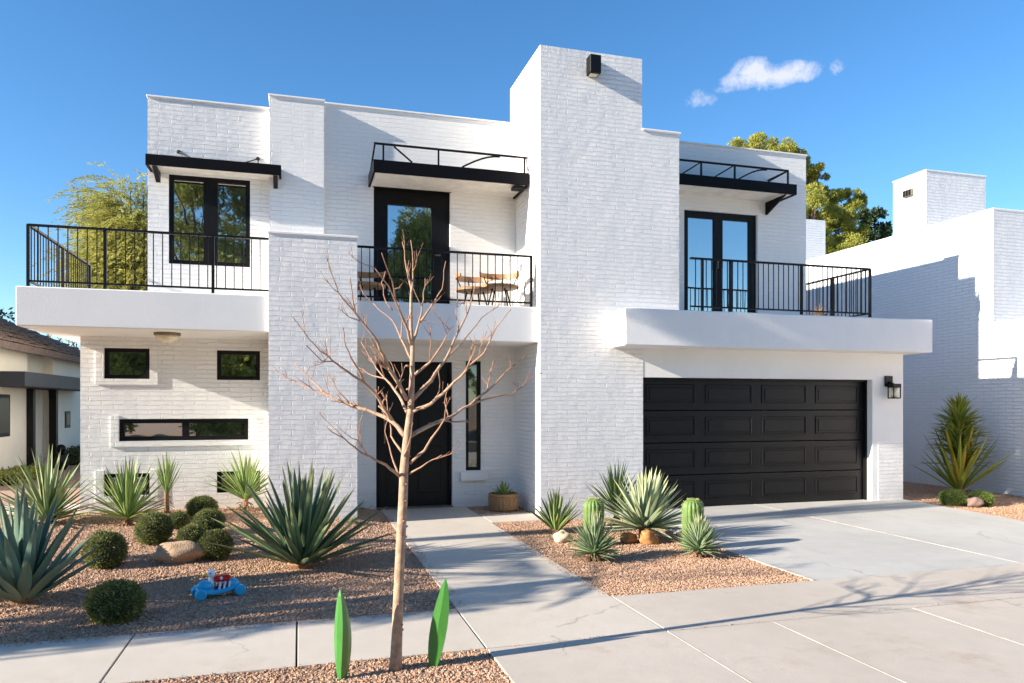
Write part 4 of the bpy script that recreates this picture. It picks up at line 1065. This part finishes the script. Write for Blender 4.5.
# palo verde behind the left balcony: drooping strands
x, y = -4.0, 20.5
pv = empty('palo_verde_tree', (x, y, -.1), 'feathery yellow green tree rising behind the left balcony', 'tree')
m = MB(); m.tube([(x, y, -.2), (x + .1, y, 2.2), (x - .1, y, 4.2)], [.2, .16, .1], 10); limbs = []
for i in range(16):
    a = rnd.uniform(0, 6.3); q = rnd.uniform(.3, 1.1); e = Vector((x + q * math.cos(a), y + q * math.sin(a), rnd.uniform(5.0, 7.0)))
    s_ = Vector((x, y, rnd.uniform(2.4, 4.2))); m.tube([s_, (s_ + e) / 2 + Vector((q * .3 * math.cos(a), q * .3 * math.sin(a), -.2)), e], [.06, .04, .015], 6); limbs.append((s_, e))
m.build('trunk', M['darkbark'], pv, smooth=True)
Pp = []; Dd = []; rr_ = []; Sz = []
for k in range(4300):
    s_, e = rnd.choice(limbs); p = s_.lerp(e, rnd.uniform(.25, 1.02)) + Vector((rnd.gauss(0, .26), rnd.gauss(0, .26), rnd.gauss(0, .2)))
    a = math.atan2(p.y - y, p.x - x) + rnd.gauss(0, .5); el = rnd.uniform(.1, 1.0); tone = rnd.uniform(.1, .9)
    d = Vector((math.cos(a) * math.cos(el), math.sin(a) * math.cos(el), math.sin(el)))
    for j in range(rnd.randint(6, 11)):
        d = (d + Vector((-.05, 0, -.14))).normalized(); q = p + d * .085
        for w in range(4):
            Pp.append(tuple(p.lerp(q, rnd.random()) + Vector((rnd.gauss(0, .015), rnd.gauss(0, .015), rnd.gauss(0, .015))))); Dd.append(tuple(d + Vector((rnd.gauss(0, .25), rnd.gauss(0, .25), rnd.gauss(0, .25))))); rr_.append(min(1, max(0, tone + rnd.uniform(-.15, .15)))); Sz.append(rnd.uniform(.06, .12))
        p = q
m = MB(); m.leaves(np.array(Pp), np.array(Dd), np.array(Sz), np.array(rr_), .22); m.build('crown', M['paloverde'], pv)

# bright tree behind the right block: clumps placed as its outline shows
def Yp(u, v, Y):
    d = (u - 512) / FX; t = Y / (math.cos(AN) - d * math.sin(AN)); return (t * (math.sin(AN) + d * math.cos(AN)), Y, 1.6 + t * (HV - v) / FX)
cl = [(742, 146, .55), (760, 140, .6), (775, 150, .55), (790, 145, .5), (752, 158, .7), (795, 160, .55), (728, 153, .35), (765, 165, .8), (805, 170, .5), (812, 182, .45), (815, 200, .5), (822, 190, .35), (808, 215, .7),
      (825, 212, .5), (818, 232, .7), (835, 228, .55), (850, 205, .5), (845, 192, .35), (858, 197, .35), (830, 200, .45), (842, 215, .5), (852, 228, .5), (838, 238, .5), (815, 170, .4), (826, 222, .5), (835, 245, .7), (820, 255, .6), (850, 240, .5), (812, 262, .7), (800, 240, .9), (790, 200, .9), (780, 220, .9), (842, 258, .7), (828, 270, .8), (860, 255, .5)]
bl = []
for (u, v, r) in cl:
    c = Yp(u, v, 24 + rnd.uniform(-.9, .9))
    for k in range(9): bl.append(((c[0] + rnd.gauss(0, r * .5), c[1] + rnd.gauss(0, r * .6), c[2] - .1 + rnd.gauss(0, r * .26)), r * rnd.uniform(.22, .5), 260, rnd.uniform(.2, .85)))
tree_of('evergreen_tree', 18.3, 24.3, 10, bl, 'tall bright olive green tree behind the right balcony block', 'pine', .11, .25, asp=.3, up=.5)
bl = []
for (u, v, r) in [(862, 226, .5), (872, 218, .5), (880, 225, .4), (868, 238, .6), (882, 238, .4), (858, 245, .7), (873, 250, .7), (850, 258, .7), (866, 262, .8), (886, 229, .25), (864, 214, .3)]:
    c = Yp(u, v, 27)
    for k in range(4): bl.append(((c[0] + rnd.gauss(0, r * .5), c[1] + rnd.gauss(0, r * .6), c[2] + rnd.gauss(0, r * .42)), r * rnd.uniform(.3, .5), 130, rnd.uniform(.1, .8)))
tree_of('oak_tree', 22.6, 27, 9, bl, 'dark green tree between the bright tree and the neighbour chimney', 'pine_dark', .17, .2)
tree_of('oak_tree', -14.2, 36, 5.4, random_blobs(-14.2, 36, 3.6, 6.1, 2.2, 26, .4, .8, 160), 'dark distant tree above the tiled roof at the left edge', 'pine_dark', .22, .2)
# bare shrubby tree beyond the tiled roof
bt = empty('bare_tree', (-8.4, 33, -.1), 'leafless thin tree beyond the tiled roof, under the left balcony', 'tree')
crown = MB(); crown.tube([(-8.4, 33, -.2), (-8.4, 33, 2.6)], [.14, .1], 8)
for i in range(34):
    a = rnd.uniform(0, 6.3); twig(Vector((-8.4, 33, rnd.uniform(1.8, 2.8))), (math.cos(a) * .9, math.sin(a) * .9, rnd.uniform(.6, 1.4)), rnd.uniform(1.2, 2.1), .035, 2)
crown.build('crown', M['darkbark'], bt)

# street trees across the road (their reflections belong to the place); tall tree added for shade
def street_tree(x, y, h, rx, label, mat='street_leaf', n_=70, per=520, size=.24, z0=.3):
    return tree_of('street_tree', x, y, h, random_blobs(x, y, h * z0, h * .95, rx, n_, rx * .18, rx * .36, per), label, mat, size, .22)
street_tree(-5.0, -19, 17.2, 4.6, 'tall street tree across the road, reflected in the upper left window', n_=150, z0=.12)
street_tree(.6, -22, 13.6, 3.6, 'street tree across the road facing the brick pillar', z0=.15)
street_tree(6.6, -20, 12.6, 3.6, 'street tree across the road facing the front door', z0=.12)
street_tree(-15, -18, 12, 4.2, 'street tree across the road at the far left', z0=.12)
street_tree(14.5, -24, 7, 3.2, 'low street tree across the road facing the garage', z0=.1)
street_tree(-9.5, -16.5, 6.5, 3.2, 'bushy low street tree across the road facing the left windows', 'pine', z0=.05)
street_tree(-2.5, -16, 6, 3.0, 'bushy low street tree across the road facing the brick pillar base', 'pine', z0=.05)
tree_of('added_shade_tree', -9.0, 7.45, 10, random_blobs(-9.0, 7.3, 7.7, 9.7, .62, 60, .2, .36, 160), 'tall slender tree with a high crown, added unseen to shade the neighbour wall', 'street_leaf', .12, .12)  # added out of view, crown shaped to shade the lower neighbour wall
street_tree(-23, -14, 10, 4, 'street tree beyond the left neighbour corner', z0=.15)

# ---- garden trees left of the frame, casting the dappled shade
def shade_tree(x, y, h, rx, n_, per, label, z0=.55):
    return tree_of('garden_tree', x, y, h, random_blobs(x, y, h * z0, h * .97, rx, n_, .14, .32, per), label, 'street_leaf', .10, .07)
shade_tree(-8.8, 4.8, 4.2, .85, 22, 90, 'slender garden tree left of the sidewalk corner')
shade_tree(-9.6, 5.4, 3.9, .75, 13, 90, 'slender garden tree beside the neighbouring drive')
def palm(x, y, h, L_, n_, label):
    p = empty('palm', (x, y, -.1), label, 'palm')
    m = MB(); m.tube([(x, y, -.2), (x + .05, y, h * .5), (x, y, h)], [.13, .10, .09], 10); m.build('trunk', M['drybase'], p)
    m = MB()
    for i in range(n_):
        az = rnd.uniform(0, 6.3); el = R(rnd.uniform(-25, 70)); q = Vector((x, y, h)); d0 = Vector((math.cos(az) * math.cos(el), math.sin(az) * math.cos(el), math.sin(el))); pts = [q]
        for k in range(8): d0 = (d0 + Vector((0, 0, -.07))).normalized(); q = q + d0 * L_ / 8; pts.append(q.copy())
        m.tube(pts, [.012] * 9, 4); sd = d0.cross(Vector((0, 0, 1))).normalized()
        for k in range(2, 9):
            for s_ in (-1, 1):
                for w in (0, .5):
                    b = pts[k - 1].lerp(pts[k], w); m.leaves(np.array([tuple(b)]), np.array([tuple(sd * s_ + d0 * .8 + Vector((0, 0, -.2)))]), [L_ * .34], [rnd.random()], .07)
    m.build('crown', M['palm'], p)
palm(-7.3, 6.35, 3.5, 1.25, 10, 'slim palm on the neighbouring side of the garden')
palm(-5.2, 5.4, 2.9, 1.0, 8, 'short palm beside the blue agave, outside the left edge')

# ================================================================== NEIGHBOURS
nb = empty('neighbour_house', (15, 14, 0), 'white brick house on the right with a square chimney and half shaded side wall', 'house')
m = MB(); m.box(12.2, 22, 10.5, 20, -.2, 5.15); m.build('wall', M['brickN'], nb)
m = MB(); m.box(12.19, 22.01, 10.49, 20.01, 5.15, 5.19, .008); m.build('coping', M['stucco'], nb)
m = MB(); m.box(12.203, 22, 5.2, 10.5, -.2, 3.06); m.build('wall', M['brickN'], nb)
m = MB(); m.box(12.19, 22.01, 5.19, 10.49, 3.06, 3.10, .006); m.build('coping', M['stucco'], nb)
m = MB(); m.box(12.5, 14.08, 12.3, 13.18, 5.0, 6.44); m.build('chimney', M['brickN'], nb)
m = MB(); m.box(12.485, 14.095, 12.285, 13.195, 6.44, 6.47, .006); m.build('coping', M['stucco'], nb)
m = MB(); m.box(12.44, 12.5, 12.62, 12.86, 6.02, 6.16, .004)
ve = m.build('chimney_vent', M['metal'], nb)
m = MB()
for k in range(3): m.box(12.425, 12.44, 12.64 + k * .075, 12.69 + k * .075, 6.03, 6.15)
m.build('louver', M['black'], ve)
m = MB(); m.box(13.22, 13.85, 17.0, 17.8, 5.0, 6.62); m.build('chimney', M['brickN'], nb)

lh = empty('cottage', (-8.5, 20, 0), 'low cream stucco house with brown tiled roof and dark porch at the left edge', 'house')
m = MB()
m.box(-11, -6.25, 15.6, 26, -.2, 2.86); m.build('wall', M['cream'], lh)
m = MB(); m.box(-6.25, -6.0, 16.9, 19.3, -.2, 2.86); m.box(-6.25, -6.05, 21.3, 26, -.2, 2.86); m.build('wall', M['cream'], lh)
m = MB()
zr, zl = 4.15, 2.88
ev, rg = -5.72, -8.5
vs = [(ev, 15.2, zl), (ev, 26.5, zl), (rg, 24.0, zr), (rg, 17.6, zr), (-11.4, 15.2, zl), (-11.4, 26.5, zl)]
m.add(vs + [(a, b, c - .1) for a, b, c in vs], [(0, 1, 2, 3), (4, 3, 2, 5), (0, 3, 4), (1, 5, 2), (6, 9, 8, 7), (0, 6, 7, 1), (10, 9, 6), (4, 10, 6, 0), (5, 11, 10, 4), (1, 7, 11, 5)])
m.build('roof_deck', M['darkbark'], lh)
m = MB()   # tile rows
sl = Vector((rg - ev, 0, zr - zl)); nrow = 13
for i in range(nrow):
    t0 = i / nrow; a = Vector((ev, 0, zl + .03)) + sl * t0
    ys = 15.2 + 2.4 * t0; ye = 26.5 - 2.5 * t0; k = ys
    while k < ye:
        w = min(.3, ye - k); j = rnd.uniform(-.012, .012)
        m.box(a.x + sl.x / nrow * 1.15, a.x, k + .006, k + w - .006, a.z - .01 + j, a.z + .03 + j + .0)
        k += .3
m.build('roof', M['tile'], lh)
m = MB(); m.box(ev - .01, ev + .02, 15.2, 26.5, 2.72, 2.87); m.build('fascia', M['tile'], lh)
m = MB(); m.box(-10.5, -5.2, 16.6, 23.2, 1.95, 2.24); m.build('porch_roof', plain('dark porch fascia', (.02, .022, .028), .6), lh)
for y in (19.35, 21.0):
    m = MB(); m.box(-6.02, -5.86, y - .1, y + .06, -.1, 1.95); m.build('porch_post', M['black'], lh)
for (y0_, y1_, z0_, z1_) in ((17.0, 18.25, .9, 1.8), (22.3, 22.75, .95, 1.4), (23.9, 24.9, 1.05, 1.75)):
    m = MB(); m.box(-6.06, -5.99 if y0_ < 20 else -6.03, y0_, y1_, z0_, z1_, .01); w_ = m.build('window', M['black'], lh)
    m = MB(); m.box(-5.99 if y0_ < 20 else -6.03, -5.985 if y0_ < 20 else -6.024, y0_ + .08, y1_ - .08, z0_ + .08, z1_ - .08); m.build('pane', M['glass_dark'], w_)
m = MB(); m.box(-8.7, -8.4, 21.9, 22.2, 3.9, 4.75); m.build('chimney', M['tile'], lh)
def hedge(x0, x1, y0, y1, h, label, n_=5000, mat='hedge', name='hedge'):
    t = empty(name, ((x0 + x1) / 2, (y0 + y1) / 2, -.01), label, 'hedge')
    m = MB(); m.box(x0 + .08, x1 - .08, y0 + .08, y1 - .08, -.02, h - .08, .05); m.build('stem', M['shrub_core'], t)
    P = np.stack([rng.uniform(x0, x1, n_), rng.uniform(y0, y1, n_), rng.uniform(0, h, n_)], 1)
    m = MB(); m.leaves(P, rng.normal(size=(n_, 3)) + np.array((0, 0, .3)), rng.uniform(.04, .09, n_) * (1 if x1 - x0 < 5 else 2.6), rng.random(n_), .5); m.build('foliage', M[mat], t)
hedge(-5.95, -5.45, 21.6, 25.5, .42, 'low dark hedge along the cream house beyond the striped yucca')
hedge(-6.0, -5.3, 16.6, 18.7, .22, 'bright green ground cover strip by the cream house window', 4000, 'street_leaf', 'low_hedge')
ur = empty('urn', (-5.6, 20.35, 0), 'small dark urn standing at the cream house entrance', 'urn')
m = MB(); m.lathe((-5.6, 20.35, 0), [(.1, 0), (.14, .05), (.17, .2), (.1, .36), (.12, .40)], 18); m.build('body', M['black'], ur)
m = MB(); m.ball((-5.6, 20.35, .5), .11, 12, 8); m.build('lid', M['black'], ur)
fp = empty('flower_pot', (-5.35, 23.2, 0), 'reddish flowering potted plant beside the dark hedge', 'potted plant')
m = MB(); m.lathe((-5.3, 23.2, 0), [(.12, 0), (.17, .25), (.15, .25)], 16); m.build('pot', M['rock_grey'], fp)
n_ = 500; m = MB(); m.leaves(np.array((-5.3, 23.2, .5)) + rng.normal(size=(n_, 3)) * .14, rng.normal(size=(n_, 3)), rng.uniform(.04, .08, n_), rng.random(n_), .5); m.build('foliage', plain('rust flowers', (.25, .1, .07), .7), fp)
# house across the street
oh = empty('street_house', (27, -25, 0), 'tan house across the street, reflected in the right balcony doors', 'house')
m = MB(); m.box(15, 37, -32, -24, -.2, 4.6); m.build('wall', M['tan_wall'], oh)
m = MB(); m.box(14.6, 37.4, -32.4, -23.5, 4.6, 4.85); m.box(18, 26, -31, -25, 4.85, 6.2); m.build('roof', M['tile'], oh)
for x in (17, 21, 25, 29, 33):
    m = MB(); m.box(x, x + 1.6, -23.99, -23.93, 1.0, 2.6, .02); m.build('window', M['black'], oh)

# ================================================================== SKY, SUN, CAMERA
SUN = Vector((1, .115, -.375)).normalized()
el = math.asin(-SUN.z); pos = -SUN
w = bpy.data.worlds.new('World'); sc.world = w; w.use_nodes = True; nt = w.node_tree; nt.nodes.clear()
out = nt.nodes.new('ShaderNodeOutputWorld'); bg = nt.nodes.new('ShaderNodeBackground')
sky = nt.nodes.new('ShaderNodeTexSky'); sky.sky_type = 'NISHITA'; sky.sun_disc = False; sky.sun_elevation = el
sky.sun_rotation = math.atan2(pos.x, pos.y); sky.air_density = 1.0; sky.dust_density = .25; sky.ozone_density = 3.2; sky.altitude = 600
bg.inputs[1].default_value = .092
tc = nt.nodes.new('ShaderNodeTexCoord'); dirn = tc.outputs['Generated']
fw = Vector((.6141, .8635, 0)).normalized(); hl = math.hypot(.6141, .8635)
def dot(v):
    n = nt.nodes.new('ShaderNodeVectorMath'); n.operation = 'DOT_PRODUCT'; L(nt, dirn, n.inputs[0]); n.inputs[1].default_value = v; return n.outputs['Value']
F_ = math_n(nt, 'MAXIMUM', dot((fw.x, fw.y, 0)), .05)
A = math_n(nt, 'DIVIDE', dot((fw.y, -fw.x, 0)), F_); B = math_n(nt, 'DIVIDE', dot((0, 0, 1)), F_)
nz = nt.nodes.new('ShaderNodeTexNoise'); nz.inputs['Scale'].default_value = 30; nz.inputs['Detail'].default_value = 12; nz.inputs['Roughness'].default_value = .68; nz.inputs['Distortion'].default_value = .25; L(nt, dirn, nz.inputs['Vector'])
nz2 = nt.nodes.new('ShaderNodeTexNoise'); nz2.inputs['Scale'].default_value = 14; nz2.inputs['Detail'].default_value = 5; L(nt, dirn, nz2.inputs['Vector'])
ells = None
def pix(u, v):
    d = (u - 512) / FX; D = Vector((math.sin(AN) + d * math.cos(AN), math.cos(AN) - d * math.sin(AN), (HV - v) / FX))
    f_ = D.x * fw.x + D.y * fw.y; return (D.x * fw.y - D.y * fw.x) / f_, D.z / f_
for (u, v, ru, rv, k) in ((770, 76, 54, 16, .95), (752, 70, 24, 17, .8), (790, 76, 30, 12, .8), (702, 98, 22, 12, .5), (838, 68, 11, 12, .42), (724, 90, 28, 7, .3)):
    a0, b0 = pix(u, v); q = math_n(nt, 'SUBTRACT', A, a0); q = math_n(nt, 'DIVIDE', q, ru / FX); q = math_n(nt, 'MULTIPLY', q, q)
    p_ = math_n(nt, 'SUBTRACT', B, b0); p_ = math_n(nt, 'DIVIDE', p_, rv / FX); p_ = math_n(nt, 'MULTIPLY', p_, p_)
    e_ = math_n(nt, 'SUBTRACT', 1, math_n(nt, 'SQRT', math_n(nt, 'ADD', q, p_))); e_ = math_n(nt, 'MULTIPLY', math_n(nt, 'MAXIMUM', e_, 0), k)
    ells = e_ if ells is None else math_n(nt, 'MAXIMUM', ells, e_)
dn_ = math_n(nt, 'ADD', math_n(nt, 'MULTIPLY', math_n(nt, 'SUBTRACT', nz.outputs['Fac'], .5), 2.9), math_n(nt, 'MULTIPLY', math_n(nt, 'SUBTRACT', nz2.outputs['Fac'], .5), 1.2))
cv = math_n(nt, 'ADD', math_n(nt, 'MULTIPLY', ells, 1.5), dn_); cv = math_n(nt, 'MULTIPLY', cv, math_n(nt, 'MINIMUM', math_n(nt, 'MULTIPLY', ells, 5), 1))
cr = ramp(nt, cv, [(.1, (0, 0, 0)), (1.5, (.95, .95, .95))])
hsv = nt.nodes.new('ShaderNodeHueSaturation'); hsv.inputs['Saturation'].default_value = 1.2; L(nt, sky.outputs[0], hsv.inputs['Color'])
fin = mixc(nt, cr.outputs[0], hsv.outputs[0], (3.6, 3.8, 4.5))
L(nt, fin, bg.inputs[0]); L(nt, bg.outputs[0], out.inputs[0])
sl_ = bpy.data.lights.new('sun', 'SUN'); sl_.energy = 5; sl_.angle = R(.5); sl_.color = (1, .895, .76)
so = bpy.data.objects.new('sun', sl_); COL.objects.link(so); so.rotation_euler = SUN.to_track_quat('-Z', 'Y').to_euler(); so.location = (-20, 0, 20)
cam = bpy.data.cameras.new('camera'); co = bpy.data.objects.new('camera', cam); COL.objects.link(co); sc.camera = co
co.location = (0, 0, 1.6); co.rotation_euler = (math.pi / 2, 0, -AN); cam.lens = 36 * FX / 1024; cam.sensor_width = 36; cam.shift_y = (HV - 341.5) / 1024; cam.clip_end = 3000; cam.clip_start = .05
sc.render.resolution_x = 1024; sc.render.resolution_y = 683
vs_ = sc.view_settings; vs_.view_transform = 'Standard'; vs_.look = 'None'; vs_.gamma = 1; vs_.use_curve_mapping = False; vs_.exposure = 1.4
sc.render.engine = 'CYCLES'
sc.cycles.transparent_max_bounces = 12
